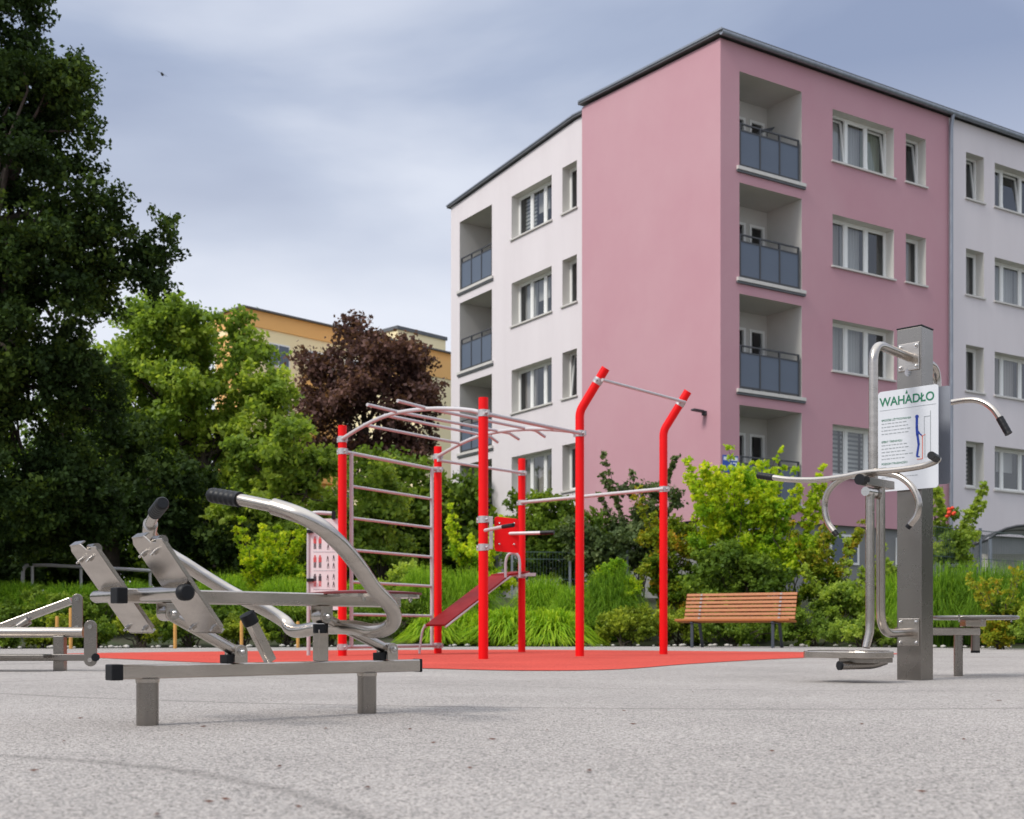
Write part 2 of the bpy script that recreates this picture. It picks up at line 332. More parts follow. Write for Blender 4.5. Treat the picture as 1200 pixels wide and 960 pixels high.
# ------------------------------------------------------------------ rowing machine in the foreground
RO = V(-1.019, 3.435, 0); ru = V(.737, .676, 0).normalized(); rv = V(.676, -.737, 0).normalized(); UP = V(0, 0, 1)
def rp(u, v, z): return RO + ru * u + rv * v + UP * z
def rh(px, py, v=0):
    p = hit(px, py, RO + rv * v, rv); return p
def ruz(px, py, v=0):
    p = rh(px, py, v) - RO; return p.dot(ru), p.z
R = thing('rowing_machine', tuple(RO), 'brushed steel rowing machine with two tilted footplates and long handles on the grey rubber', 'exercise machine')
beam_z = .150
uL, uR = ruz(136, 788)[0], ruz(489, 779)[0]
MB().bar(rp(uL, 0, beam_z), rp(uR, 0, beam_z), .040, .040).build('base_beam', 'steel', R, bev=.004)
for a, b, z in ((uL - .022, uL + .012, beam_z), (uR - .004, uR + .006, beam_z)):
    MB().bar(rp(a, 0, z), rp(b, 0, z), .044, .044).build('end_plug', 'plastic', R, bev=.003)
for u in (0.0, ruz(430, 810)[0]):
    lg = MB().tube([rp(u, 0, -.02), rp(u, 0, beam_z - .019)], .0305, 28).build('leg', 'steel_dull', R)
    MB().tube([rp(u, 0, beam_z - .030), rp(u, 0, beam_z - .0205)], .0325, 28).build('weld_ring', 'steel', lg)
top_z = .361
tL, tR = ruz(142, 699)[0], ruz(466, 704)[0]
tb = MB().bar(rp(tL, 0, top_z), rp(tR, 0, top_z), .040, .040).build('seat_beam', 'steel', R, bev=.004)
MB().bar(rp(tL - .022, 0, top_z), rp(tL + .010, 0, top_z), .044, .044).build('end_plug', 'plastic', tb, bev=.003)
# pivots and links
A = V(*ruz(197, 719)); A1 = V(*ruz(276.7, 764)); B = V(*ruz(377, 722.6)); B1 = V(*ruz(453.8, 761))
def bracket(c, base_z, up):
    """two cheek plates with a round end either side of a hub"""
    for sd_ in (-1, 1):
        o2 = []; r = .021
        z0 = base_z
        for k in range(13):
            a = math.pi * k / 12; o2.append((c[0] + r * math.cos(a), c[1] + (r * math.sin(a) if not up else -r * math.sin(a))))
        o2 = [(c[0] + r, z0)] + o2 + [(c[0] - r, z0)]
        pl = MB().poly([rp(u, sd_ * .026, z) for u, z in o2], rv * (sd_ * .005)).build('pivot_bracket', 'steel', R, bev=.001)
        bt = MB().cyl(rp(c[0], sd_ * .031, c[1]), rp(c[0], sd_ * .036, c[1]), .0125, 20)
        bt.tube([rp(c[0], sd_ * .036, c[1]), rp(c[0], sd_ * .043, c[1]), rp(c[0], sd_ * .046, c[1])], [.009, .008, .003], 6)
        bt.build('bolt', 'chrome', pl)
bracket(A, top_z - .0195, True); bracket(B, top_z - .0195, True); bracket(A1, beam_z + .0205, False); bracket(B1, beam_z + .0205, False)
for P, Q in ((A, A1), (B, B1)):
    l = MB().tube([rp(P[0], 0, P[1]), rp(Q[0], 0, Q[1])], .0165, 20)
    l.cyl(rp(P[0], -.025, P[1]), rp(P[0], .025, P[1]), .0215, 24); l.cyl(rp(Q[0], -.025, Q[1]), rp(Q[0], .025, Q[1]), .0215, 24)
    l.build('swing_link', 'steel', R)
MB().box(rp(A1[0] - .03, 0, beam_z + .032), ru * .012, rv * .022, UP * .012).build('rubber_stop', 'plastic', R, bev=.002)
MB().box(rp(B1[0] - .03, 0, beam_z + .032), ru * .012, rv * .022, UP * .012).build('rubber_stop', 'plastic', R, bev=.002)
s0 = V(*ruz(293, 727)); s1 = V(*ruz(317, 775))
st = MB().bar(rp(s0[0], 0, s0[1]), rp(s1[0], 0, s1[1]), .03, .03, rv).build('stop_post', 'steel', R, bev=.003)
d_ = (s0 - s1).normalized(); MB().cyl(rp(s0[0] - d_[0] * .012, 0, s0[1] - d_[1] * .012), rp(s0[0] + d_[0] * .022, 0, s0[1] + d_[1] * .022), .0235, 24).build('rubber_buffer', 'plastic', st)
q0 = ruz(375.7, 739)
st = MB().bar(rp(q0[0], 0, .1705), rp(q0[0], 0, q0[1] + .004), .036, .036, rv).build('stop_post', 'steel', R, bev=.003)
MB().cyl(rp(q0[0], 0, q0[1] - .008), rp(q0[0], 0, q0[1] + .020), .0235, 24).build('rubber_buffer', 'plastic', st)
# seat: a softly domed rounded plate with a folded edge
def domed_plate(c, ax, ay, a, b, th, dome, n=40, ex=3.2):
    mb = MB(); rings = [0, .3, .6, .85, 1.0]; top = []; vs = []
    for r in rings[1:]:
        for k in range(n):
            t_ = 2 * math.pi * k / n; cx, sx = math.cos(t_), math.sin(t_)
            X = a * math.copysign(abs(cx) ** (2 / ex), cx) * r; Y = b * math.copysign(abs(sx) ** (2 / ex), sx) * r
            vs.append(c + ax * X + ay * Y + UP * (dome * (1 - r * r)))
    vs2 = [v - UP * th for v in vs]; o = len(vs)
    fs = [tuple(range(n)), tuple(range(o + n - 1, o - 1, -1))]
    for j in range(3):
        for k in range(n):
            k2 = (k + 1) % n; fs.append((j * n + k, j * n + k2, (j + 1) * n + k2, (j + 1) * n + k)); fs.append((o + j * n + k, o + (j + 1) * n + k, o + (j + 1) * n + k2, o + j * n + k2))
    for k in range(n): k2 = (k + 1) % n; fs.append((3 * n + k, 3 * n + k2, o + 3 * n + k2, o + 3 * n + k))
    return mb.add(vs + vs2, fs)
uc = (ruz(423, 694)[0]); seat_c = rp(uc + .005, 0, top_z + .024)
seat = domed_plate(seat_c, ru, rv, .155, .185, .006, .010).build('seat', 'seat_red', R)
tag(seat, 'dark red seat plate')
domed_plate(seat_c - UP * .0062, ru, rv, .150, .180, .010, .004).build('seat_pan', 'steel', seat)
for su in (-.08, .1):
    for sv in (-.12, .12):
        q = seat_c + ru * su + rv * sv; MB().cyl(q - UP * .030, q - UP * .015, .004, 8).cyl(q - UP * .025, q - UP * .016, .008, 6).build('bolt', 'chrome', seat)
# foot bar and plates
fu, fz = ruz(160, 697); fu += .004
MB().tube([rp(fu, -.285, fz), rp(fu, -.27, fz)] + [rp(fu, v, fz) for v in (-.1, .1, .27)], [.014, .0185, .0185, .0185, .0185], 22).build('foot_bar', 'steel', R)
MB().tube([rp(fu, .262, fz), rp(fu, .285, fz), rp(fu, .288, fz)], [.022, .022, .017], 24).build('end_plug', 'plastic', R)
T0 = V(*ruz(160, 634, .20)); T1 = V(*ruz(237, 748, .20))
for vc in (-.20, .20):
    e1 = (T1 - T0); Lp = e1.length; e1.normalize(); nn = V(e1[1], -e1[0])       # nn points to the seat side
    if nn[0] < 0: nn = -nn
    w = .084
    def fp(a, l, h): return rp(T0[0] + e1[0] * l + nn[0] * h, vc + a, T0[1] + e1[1] * l + nn[1] * h)
    out2 = [(-w, .02), (-w * .8, .004), (-w * .5, 0), (.002, 0), (.008, .008), (.016, .020), (.046, .024), (.054, .016), (.062, .012), (w, .014), (w, Lp - .012), (w - .012, Lp), (-w + .012, Lp), (-w, Lp - .012)]
    h0 = .022; n3 = ru * nn[0] + UP * nn[1]
    fpo = MB().poly([fp(a, l, h0) for a, l in out2], n3 * .004).build('footplate', 'steel', R, bev=.0015)
    fl = MB()
    for sg in (-1, 1): fl.poly([fp(sg * w, .02, h0 + .0005), fp(sg * w, Lp - .012, h0 + .0005), fp(sg * w, Lp - .016, h0 + .012), fp(sg * w, .03, h0 + .012)], rv * (-sg * .004))
    fl.poly([fp(-w + .012, Lp - .004, h0), fp(w - .012, Lp - .004, h0), fp(w - .02, Lp - .004, h0 + .018), fp(-w + .02, Lp - .004, h0 + .018)], (ru * e1[0] + UP * e1[1]) * .004)
    fl.poly([fp(-w * .8, .0, h0), fp(.002, .0, h0), fp(.002, .0, h0 + .02), fp(-w * .8, .0, h0 + .02)], (ru * e1[0] + UP * e1[1]) * .004)
    fl.build('folded_edge', 'steel', fpo)
    MB().cyl(fp(.010, .028, h0 + .016), fp(.054, .028, h0 + .016), .015, 22).build('roller', 'steel_dull', fpo)
    for a, l in ((-w * .72, .052), (.008, .05), (-w * .72, Lp - .022), (w * .62, Lp - .02)):
        MB().cyl(fp(a, l, h0), fp(a, l, h0 - .016), .0036, 10).cyl(fp(a, l, h0), fp(a, l, h0 - .007), .0075, 6).build('bolt', 'chrome', fpo)
    MB().box(fp(0, (fz - T0[1]) / e1[1], h0 - .010), rv * .05, (ru * e1[0] + UP * e1[1]) * .014, n3 * .012).build('bar_saddle', 'steel', fpo, bev=.002)
# handles: traced on the plane of the right arm, mirrored for the left
arm = [(436, 739.5, .20), (452, 737, .26), (461.5, 727, .30), (458, 711, .345), (437, 688, .39), (421, 665, .43), (405, 645, .455), (391, 630.5, .47), (378, 619, .468), (362, 609, .45), (345, 601.5, .42), (325, 595, .37), (315, 592.5, .345), (281, 585.5, .25), (246, 580, .14)]
au = [(*ruz(x, y, v), v) for x, y, v in arm]
cu, cz = ruz(397, 735)
for sg in (-1, 1):
    Q = [rp(u, sg * v, z) for u, z, v in au]
    P = [rp(cu, 0, cz), rp(cu + (au[0][0] - cu) * .45, sg * .10, cz - .002)] + Q[:-1]
    P = smooth(P, 5); hd = MB().tube(P[:-7], .0225, 22).build('handle_tube', 'steel', R)
    e_in, a2 = Q[-2], Q[-1]; d3 = (a2 - e_in).normalized()
    MB().tube(P[-9:-1] + [e_in, e_in + d3 * .02], .0165, 22).build('handle_end', 'steel', hd)
    gl = (a2 - e_in).length; gp = [e_in + d3 * (gl * k / 24) for k in range(25)]
    gr = [.0195 + (.0018 if k % 4 in (0, 1) else 0) for k in range(24)] + [.016]
    MB().tube(gp, gr, 22).build('grip', 'plastic', hd)

# ------------------------------------------------------------------ leg machine at the left edge
Z1 = 8.3
M2 = thing('leg_trainer', (gx(70, Z1), Z1, 0), 'low steel leg exercise machine cut off by the left edge of the photo', 'exercise machine')
def q(px, py, dz=0): return pt(px, py, Z1 + dz)
MB().bar(V(gx(70.5, Z1), Z1, -.02), q(70.5, 745), .072, .072, (1, 0, 0)).build('upright', 'steel_dull', M2, bev=.006)
MB().tube([q(-130, 741), q(98, 741)], .035, 22).build('main_tube', 'steel', M2)
MB().bar(q(-60, 758, .1), q(84, 704, .1), .05, .05).build('seat_arm', 'steel', M2, bev=.005)
MB().bar(q(-130, 771, -.05), q(112, 770.5, -.05), .05, .045).build('foot_arm', 'steel_dull', M2, bev=.004)
MB().box(q(-20, 769, -.1), V(.45, 0, 0), V(0, .12, 0), V(0, 0, .012)).build('footrest', 'steel_dull', M2, bev=.005)
MB().tube([q(112, 770.5, -.12), q(112, 770.5, .03)], .027, 20).build('end_plug', 'plastic', M2)
def slot(pxc, y0, y1, hw, dz, th=.012):
    c0, c1 = q(pxc, y0, dz), q(pxc, y1, dz); w = hw * (Z1) / F; o = []
    for k in range(13): a = math.pi * k / 12; o.append(V(c0.x + w * math.cos(a), c0.y, c0.z - w + w * math.sin(a)))
    for k in range(13): a = math.pi + math.pi * k / 12; o.append(V(c1.x + w * math.cos(a), c1.y, c1.z + w + w * math.sin(a)))
    s_ = MB().poly(o, (0, -th, 0)).build('link_plate', 'steel_dull', M2, bev=.002)
    for c in (c0 - UP * w, c1 + UP * w): MB().cyl(c + V(0, -th, 0), c + V(0, -th - .01, 0), .015, 14).build('bolt', 'chrome', s_)
slot(91, 696, 742, 6.5, .04); slot(106.5, 727, 781, 7.5, -.10)
MB().bar(V(gx(-90, Z1), Z1, -.02), q(-90, 741), .072, .072, (1, 0, 0)).build('upright', 'steel_dull', M2, bev=.006)
# second seat unit behind it
MB().tube([q(22, 735, .05), q(34, 727, .05)], .03, 14).build('seat_hinge', 'steel_dull', M2)

# ------------------------------------------------------------------ pendulum trainer
PO = V(gx(1080, 6.63), 6.63, 0); pl_ = V(-.722, .692, 0).normalized(); pr_ = V(.692, .722, 0).normalized()   # two face directions from the near edge
PW = .143; PC = PO + pl_ * PW / 2 + pr_ * PW / 2; PH = 1.915
pn = -pr_; ps = -pl_                                                    # out of the front left face; to the right along it
FC = PO + pl_ * PW / 2                                                  # middle of the front left face
T = thing('pendulum_trainer', tuple(PC), 'tall square steel post with a pendulum footplate, curved handlebar and white instruction panel', 'exercise machine')
post = MB().box(PC + UP * (PH / 2 - .01), pl_ * PW / 2, pr_ * PW / 2, UP * (PH / 2 + .01)).build('post', 'steel_dull', T, bev=.005)
MB().box(PC + UP * (PH + .003), pl_ * (PW / 2 + .0015), pr_ * (PW / 2 + .0015), UP * .004).build('cap', 'plastic', post, bev=.002)
def fh(px, py, n=0.0):                                                  # point on a plane parallel to the front left face
    return hit(px, py, FC + pn * n, pn)
def sh(px, py, s_=0.0): return hit(px, py, FC + ps * s_, ps)            # point on the plane at right angles to it
def mplate(pz, face=1):
    base = FC if face == 1 else FC + pr_ * PW; nn_ = pn * face
    p_ = MB().box(base + nn_ * .004 + UP * pz, ps * .060, nn_ * .0035, UP * .075).build('mounting_plate', 'steel', T, bev=.003)
    for i in (-1, 1):
        for j in (-1, 1):
            c_ = base + nn_ * .0075 + ps * (i * .045) + UP * (pz + j * .056); MB().cyl(c_, c_ + nn_ * .004, .0135, 18).ball(c_ + nn_ * .006, .0095, 10).build('bolt', 'chrome', p_)
    return p_
zu = fh(1063, 419).z; zl = fh(1063, 741).z
for fc in (1, -1): mplate(zu, fc); mplate(zl, fc)
MB().cyl(fh(1065, 436.5, 0) , fh(1065, 436.5, .003), .022, 28).build('sticker', 'sticker', T)
stl = MB()
for k in (-1, 0, 1): stl.box(fh(1065, 436.5, .0035) + UP * k * .012, ps * (.014 - abs(k) * .003), pn * .0004, UP * .0022)
stl.build('sticker_print', 'sign_grey', T)
# fixed tube: out of the upper plate, down to the pivot block, and on to the lower plate
n1 = (sh(1023.5, 500) - FC).dot(pn); n2 = (sh(1032, 640) - FC).dot(pn); zb = sh(1025, 566).z; n3_ = (sh(1019.5, 650) - FC).dot(pn)
def fr(n, s_, z): return FC + pn * n + ps * s_ + UP * z
MB().tube(fillet([fr(.004, 0, zu), fr(n1, 0, zu + .01), fr(n1, 0, zb + .01)], .11, 10), .0235, 22).build('frame_tube', 'steel', T)
MB().tube(fillet([fr(n2, 0, zb - .01), fr(n2, 0, zl - .01), fr(.004, 0, zl)], .13, 10), .0235, 22).build('frame_tube', 'steel', T)
MB().box(fr((n1 + n2) / 2 - .0, 0, zb), pn * .15, ps * .024, UP * .021).build('pivot_block', 'steel_dull', T, bev=.003)
MB().cyl(fr((n1 + n2) / 2 + .13, 0, zb + .004), fr((n1 + n2) / 2 + .19, 0, zb + .004), .028, 26).build('pivot_cap', 'plastic', T)
MB().cyl(fr(n3_ - .06, 0, zb - .052), fr(n3_ + .05, 0, zb - .052), .024, 24).build('bearing', 'chrome', T)
MB().cyl(fr(n3_ - .075, 0, zb - .052), fr(n3_ - .055, 0, zb - .052), .03, 24).build('bearing_ring', 'steel_dull', T)
zf = sh(1005, 764).z
pe = MB().tube([fr(n3_, 0, zb - .05), fr(n3_, 0, zf + .17), fr(n3_ + .004, 0, zf + .10), fr(n3_ + .025, -.01, zf + .02)], [.0235, .0235, .0225, .021], 22).build('pendulum_arm', 'steel', T)
# footplate
fc_ = hit(991, 765, V(0, 0, zf), UP) if False else fr(n3_ + .045, -.10, zf)
def outline(c, a, b, ang, n=40, ex=4):
    o = []
    ca, sa = math.cos(ang), math.sin(ang); ex_ = pn * ca + ps * sa; ey = -pn * sa + ps * ca
    for k in range(n):
        t_ = 2 * math.pi * k / n; x, y = math.cos(t_), math.sin(t_)
        o.append(c + ex_ * (a * math.copysign(abs(x) ** (2 / ex), x)) + ey * (b * math.copysign(abs(y) ** (2 / ex), y)))
    return o
fpl = MB().poly(outline(fc_ + UP * .002, .15, .215, 0), UP * -.035).build('footplate', 'steel', T, bev=.004)
MB().poly(outline(fc_ + UP * .0055, .135, .195, 0), UP * -.003).build('tread', 'steel_dull', fpl, bev=.001)
MB().box(fc_ + ps * .10 - UP * .045, pn * .10, ps * .10, UP * .012).build('carrier', 'steel_dull', fpl, bev=.003)
tube_ = MB().tube(fillet([fr(n3_ - .02, .08, zf - .045), fr(n3_ + .02, .03, zf - .068), fr(n3_ + .20, -.06, zf - .070)], .05), .0215, 20).build('carrier_tube', 'steel_dull', fpl)
MB().cyl(fr(n3_ + .196, -.058, zf - .070), fr(n3_ + .208, -.064, zf - .070), .0235, 20).build('end_plug', 'plastic', fpl)
# handlebar and hook shaped lower handles
hn = n3_ + .03
def hp(px, py, n=0): return fh(px, py, hn + n)
bp = [hp(905, 559.5), hp(925, 562), hp(955, 562.5), hp(985, 559.5), hp(1015, 554), hp(1050, 551), hp(1075, 547.5), hp(1090, 543.5), hp(1099, 539, .02), hp(1097, 537, .075)]
hb = MB().tube(smooth(bp, 6), .0155, 20).build('handlebar', 'steel', T)
d3 = (hp(888, 556.8) - hp(905, 559.5)).normalized()
g0 = hp(906, 559.8); g1 = hp(888, 557); MB().tube([g0.lerp(g1, k / 16) for k in range(17)], [.0185 + (.0014 if k % 3 == 0 else 0) for k in range(16)] + [.016], 20).build('grip', 'plastic', hb)
g0 = hp(1097.5, 537.5, .06); g1 = hp(1091, 533.5, .15); MB().tube([g0.lerp(g1, k / 10) for k in range(11)], [.0185 + (.0012 if k % 3 == 0 else 0) for k in range(11)], 20).build('grip', 'plastic', hb)
hk = [(977.5, 623), (970, 612), (966.5, 597), (968, 582), (975, 570), (986, 561.5), (1000, 556.5), (1025, 554), (1048, 556.5), (1061, 563), (1071, 574), (1076.5, 588), (1075, 603), (1066.5, 615)]
MB().tube(smooth([hp(x, y, -.01) for x, y in hk], 5), .0165, 20).build('hook_handle', 'steel', T)
for (x, y), (x2, y2) in ((hk[0], (980.5, 627)), (hk[-1], (1063.5, 618.5))):
    a, b = hp(x, y, -.01), hp(x2, y2, -.01); MB().cyl(a + (a - b) * .1, b, .0145, 18).build('end_plug', 'plastic', T)
# the second user's side, half hidden behind the panel
MB().tube(fillet([fr(-PW - .004, 0, zu), fr(-PW - n1 * .50, 0, zu), fr(-PW - n1 * .50, 0, zu - .65)], .11, 10), .0235, 20).build('frame_tube', 'steel', T)
bn = -PW - .40
def bh(px, py): return fh(px, py, bn)
MB().tube(smooth([bh(x, y) for x, y in ((1085, 476), (1113, 472), (1128, 469.5), (1142, 469), (1154, 472.5), (1164, 480), (1172, 491))], 5), .0165, 18).build('handlebar', 'steel', T)
a, b = bh(1171.5, 490), bh(1182, 508.5); MB().tube([a.lerp(b, k / 12) for k in range(13)], [.0205 + (.0012 if k % 3 == 0 else 0) for k in range(13)], 18).build('grip', 'plastic', T)
# instruction panels on both sides
def panel(n_, x0, x1, y0, y1, m_, name):
    a = fh(x0, y0, n_); b = fh(x1, (y0 + y1) / 2, n_); s0_, s1_ = (a - FC).dot(ps), (b - FC).dot(ps); z1 = a.z; z0 = fh(x0, y1, n_).z; r = .018; o = []
    for (cs, cz, a0) in ((s1_ - r, z1 - r, 0), (s0_ + r, z1 - r, 90), (s0_ + r, z0 + r, 180), (s1_ - r, z0 + r, 270)):
        for k in range(6): t_ = math.radians(a0 + 18 * k); o.append(FC + pn * n_ + ps * (cs + r * math.cos(t_)) + UP * (cz + r * math.sin(t_)))
    return MB().poly(o, pn * -.006).build(name, m_, T), s0_, s1_, z0, z1
SN = .030
sg_, s0_, s1_, sz0, sz1 = panel(SN, 1029, 1099.5, 460, 577, 'sign_white', 'instruction_panel')
tag(sg_, 'white instruction panel headed in green with a blue figure')
bk, *_ = panel(-PW - .03, 1040, 1113.5, 462, 573, 'sign_back', 'instruction_panel')
tag(bk, 'grey back of the panel on the far side of the post')
MB().box(FC + pn * .012 + UP * (sz1 - .12), ps * .05, pn * .012, UP * .03).build('panel_spacer', 'steel_dull', T)
def text(body, size, org, ax, up, m_, name, parent, extr=.0006, align='LEFT', bold=0.0, sx=1.0):
    cu_ = bpy.data.curves.new(name, 'FONT'); cu_.body = body; cu_.size = size; cu_.extrude = extr; cu_.align_x = align; cu_.offset = bold
    to = bpy.data.objects.new(name, cu_); COL.objects.link(to); bpy.context.view_layer.update()
    me = bpy.data.meshes.new_from_object(to.evaluated_get(bpy.context.evaluated_depsgraph_get()))
    bpy.data.objects.remove(to); nn_ = Vector(ax).cross(Vector(up))
    o3 = Vector(ORG[parent.name]) if parent else Vector((0, 0, 0))
    for v in me.vertices: v.co = Vector(org) + Vector(ax) * v.co.x * sx + Vector(up) * v.co.y + nn_ * v.co.z - o3
    me.materials.clear(); me.materials.append(G[m_]); o = bpy.data.objects.new(name, me); COL.objects.link(o); o.parent = parent; ORG[o.name] = tuple(o3); return o
W_ = s1_ - s0_; H_ = sz1 - sz0
def sp(u, v): return FC + pn * (SN + .0012) + ps * (s0_ + u * W_) + UP * (sz1 - v * H_)
t_o = text('WAHADŁO', .066, sp(.03, .148), ps, UP, 'sign_green', 'heading', sg_, bold=.0011)
wx = max(v.co.x * ps.x + v.co.y * ps.y for v in t_o.data.vertices) - min(v.co.x * ps.x + v.co.y * ps.y for v in t_o.data.vertices)
kx = (.91 * W_) / wx; o0 = sp(.03, .148) - Vector(ORG[t_o.name])
for v in t_o.data.vertices:
    dlt = (v.co - o0).dot(ps); v.co += ps * dlt * (kx - 1)
ar = MB().poly([sp(.465, .052), sp(.485, .012), sp(.505, .052)], pn * .0006); ar.build('heading_arrow', 'sign_green', sg_)
MB().box(sp(.5, .19), ps * W_ * .47, pn * .0004, UP * .0006).build('rule', 'sign_grey', sg_)
for body, v in (('SPOSÓB UŻYTKOWANIA', .30), ('EFEKT TRENINGU', .515), ('POZIOM TRUDNOŚCI', .735)):
    text(body, .0155, sp(.06, v), ps, UP, 'sign_green', 'subheading', sg_, extr=.0003, sx=.98)
rl = random.Random(3)
for v0, cnt in ((.325, 4), (.54, 5)):
    ln = MB()
    for k in range(cnt):
        u = .06; ue = rl.choice([.45, .5, .54])
        while u < ue:
            wd = rl.uniform(.02, .07); ln.box(sp(u + wd / 2, v0 + k * .034), ps * W_ * wd * .46, pn * .0002, UP * .0021); u += wd + .012
    ln.build('small_print', 'sign_grey', sg_)
ln = MB(); ln.box(sp(.10, .762), ps * W_ * .045, pn * .0002, UP * .002); ln.build('small_print', 'sign_grey', sg_); ln = MB()
u = .06
while u < .62: wd = rl.uniform(.03, .07); ln.box(sp(u + wd / 2, .862), ps * W_ * wd * .46, pn * .0002, UP * .0018); u += wd + .01
ln.build('small_print', 'sign_grey', sg_)
fg = MB(); H0 = .004
def fl_(pts, r, mb): mb.tube([sp(*p) for p in pts], r, 8)
fg.cyl(sp(.655, .292), sp(.655, .292) + pn * .0012, .0100, 18)
for pts in ([(.655, .31), (.65, .42), (.655, .47)],): fg.bar(sp(.654, .30), sp(.652, .40), .0135, .001, ps); fg.bar(sp(.652, .39), sp(.662, .475), .0145, .001, ps)
fg.bar(sp(.655, .42), sp(.70, .462), .008, .0012, UP); fg.bar(sp(.70, .46), sp(.735, .482), .006, .0012, UP)
fg.bar(sp(.662, .465), sp(.685, .57), .0125, .001, ps); fg.bar(sp(.685, .56), sp(.655, .68), .0115, .001, ps); fg.bar(sp(.648, .685), sp(.70, .685), .006, .001, UP)
fg.build('figure', 'sign_blue', sg_)
og = MB().bar(sp(.745, .49), sp(.745, .71), .0032, .001, ps); og.bar(sp(.66, .71), sp(.745, .71), .003, .001, UP); og.bar(sp(.73, .49), sp(.79, .475), .003, .001, UP); og.build('figure_pendulum', 'sign_orange', sg_)
gl_ = MB().bar(sp(.775, .30), sp(.775, .48), .002, .001, ps); gl_.bar(sp(.775, .30), sp(.875, .30), .002, .001, UP); gl_.bar(sp(.875, .25), sp(.875, .72), .0028, .001, ps); gl_.bar(sp(.80, .695), sp(.87, .695), .002, .001, UP); gl_.bar(sp(.785, .48), sp(.785, .70), .002, .001, ps)
gl_.build('figure_frame', 'sign_grey', sg_)

# ------------------------------------------------------------------ low seat machine to the right, behind the post
Z3 = 7.27
M3 = thing('low_seat_trainer', (gx(1123, Z3), Z3, 0), 'low steel exercise seat with a flat disc behind the tall post at the right edge', 'exercise machine')
def q3(px, py, dz=0): return pt(px, py, Z3 + dz)
MB().tube([V(gx(1123, Z3), Z3, -.02), q3(1123, 744)], .026, 24).build('leg', 'steel_dull', M3)
MB().bar(q3(1050, 740), q3(1147, 740), .06, .046).build('cross_beam', 'steel', M3, bev=.005)
MB().tube([q3(1143, 763), q3(1143, 728)], .025, 22).build('seat_post', 'steel_dull', M3)
MB().tube([q3(1143, 765.2), q3(1143, 762.5)], .0262, 22).build('end_plug', 'plastic', M3)
dc = q3(1142, 722.5); o = []
n = 48
ds = MB().tube([dc - UP * .020, dc - UP * .016, dc - UP * .002, dc + UP * .004], [.225, .245, .248, .238], 48).build('disc', 'steel_dull', M3)
MB().box(dc - UP * .04 + V(-.01, 0, 0), V(.06, 0, 0), V(0, .05, 0), V(0, 0, .02)).build('disc_bracket', 'steel', M3, bev=.003)
for dx in (-.16, -.03, .14): MB().cyl(dc + V(dx, -.19, -.035), dc + V(dx, -.19, .008), .006, 8).build('bolt', 'chrome', ds)

# ------------------------------------------------------------------ red climbing frame
PA, PB, PCc, PD, PE, PF = V(-1.84, 13.33, 0), V(-.895, 14.84, 0), V(-.274, 11.74, 0), V(.126, 15.86, 0), V(.724, 13.13, 0), V(1.76, 14.28, 0)
CF = thing('climbing_frame', (0, 13.6, 0), 'tall red outdoor gym frame with pull-up bars, monkey ladder and wall bars on red ground', 'climbing frame')
def post_(P, h, m_='red'):
    o = MB().tube([P - UP * .02, P + UP * h], .047, 26).build('post', m_, CF); return o
for P in (PA, PB, PCc, PD): post_(P, 2.5)
def clamp(P, z, r=.052, d=None, ax=UP):
    c = MB().tube([P + UP * z - ax * .033, P + UP * z + ax * .033], r, 26)
    dd = d if d is not None else V(.7, -.7, 0)
    for s_ in (-1, 1):
        e_ = P + UP * z + dd * (s_ * .062); c.box(e_, dd * .022, dd.cross(ax) * .012, ax * .026); c.ball(e_ + dd.cross(ax) * .016, .012, 8)
    return c.build('clamp', 'galv_clamp', CF)
bd = V(.74, -.66, 0).normalized()
for P, hb_ in ((PE, 2.62), (PF, 2.60)):
    MB().tube(fillet([P - UP * .02, P + UP * hb_, P + UP * (hb_ + .44) + V(.27, -.10, 0)], .06, 6), .047, 26).build('post', 'red', CF)
    c_ = P + UP * (hb_ + .31) + V(.19, -.07, 0); ax = (V(.27, -.10, .44)).normalized()
    MB().tube([c_ - ax * .033, c_ + ax * .033], .052, 24).build('clamp', 'galv_clamp', CF)
    MB().tube([c_ - ax.cross(UP).normalized() * .09, c_ + ax.cross(UP).normalized() * .09], .014, 10).build('clamp_bolt', 'chrome', CF)
tE = PE + UP * 2.93 + V(.23, -.13, 0); tF = PF + UP * 2.91 + V(.23, -.13, 0)
def bar_(a, b, r=.0175, name='pull_up_bar'): return MB().tube([a, b], r, 16).build(name, 'galv', CF)
bar_(tE, tF, .0175)
# bars between posts
def PZ(P, z): return P + UP * z
off = V(.0, -.055, 0)
bar_(PZ(PD, 1.93) + off, PZ(PF, 1.92) + off, .022, 'cross_bar'); clamp(PD, 1.93); clamp(PF, 1.92)
bar_(PZ(PB, 2.33) + off, PZ(PD, 2.31) + off, .0185, 'cross_bar'); clamp(PD, 2.31)
bar_(PZ(PCc, 2.345) + off, PZ(PE, 2.38) + off, .0185, 'cross_bar'); clamp(PE, 2.38)
# monkey ladder: two arched rails, rungs that run past them
def arch(P, Q, z0, z1, rise, n=16):
    o = []
    for k in range(n + 1):
        t_ = k / n; e_ = min(1, t_ / .5) ; h = rise * (math.sin(min(t_ / .42, 1) * math.pi / 2) if t_ < .42 else max(0.0, math.cos((t_ - .42) / .58 * math.pi / 2)) ** .8)
        o.append(P.lerp(Q, t_) + UP * (z0 + (z1 - z0) * t_ + h) + V(0, -.03, 0))
    return o
r1 = arch(PA, PCc, 2.35, 2.35, .165); r2 = arch(PB, PE, 2.38, 2.38, .17)
MB().tube(r1, .021, 16).build('ladder_rail', 'galv', CF); MB().tube(r2, .021, 16).build('ladder_rail', 'galv', CF)
for P, z in ((PA, 2.35), (PCc, 2.35), (PB, 2.38)): clamp(P, z)
def al(r, t_): i = min(int(t_ * 16), 15); return r[i].lerp(r[i + 1], t_ * 16 - i)
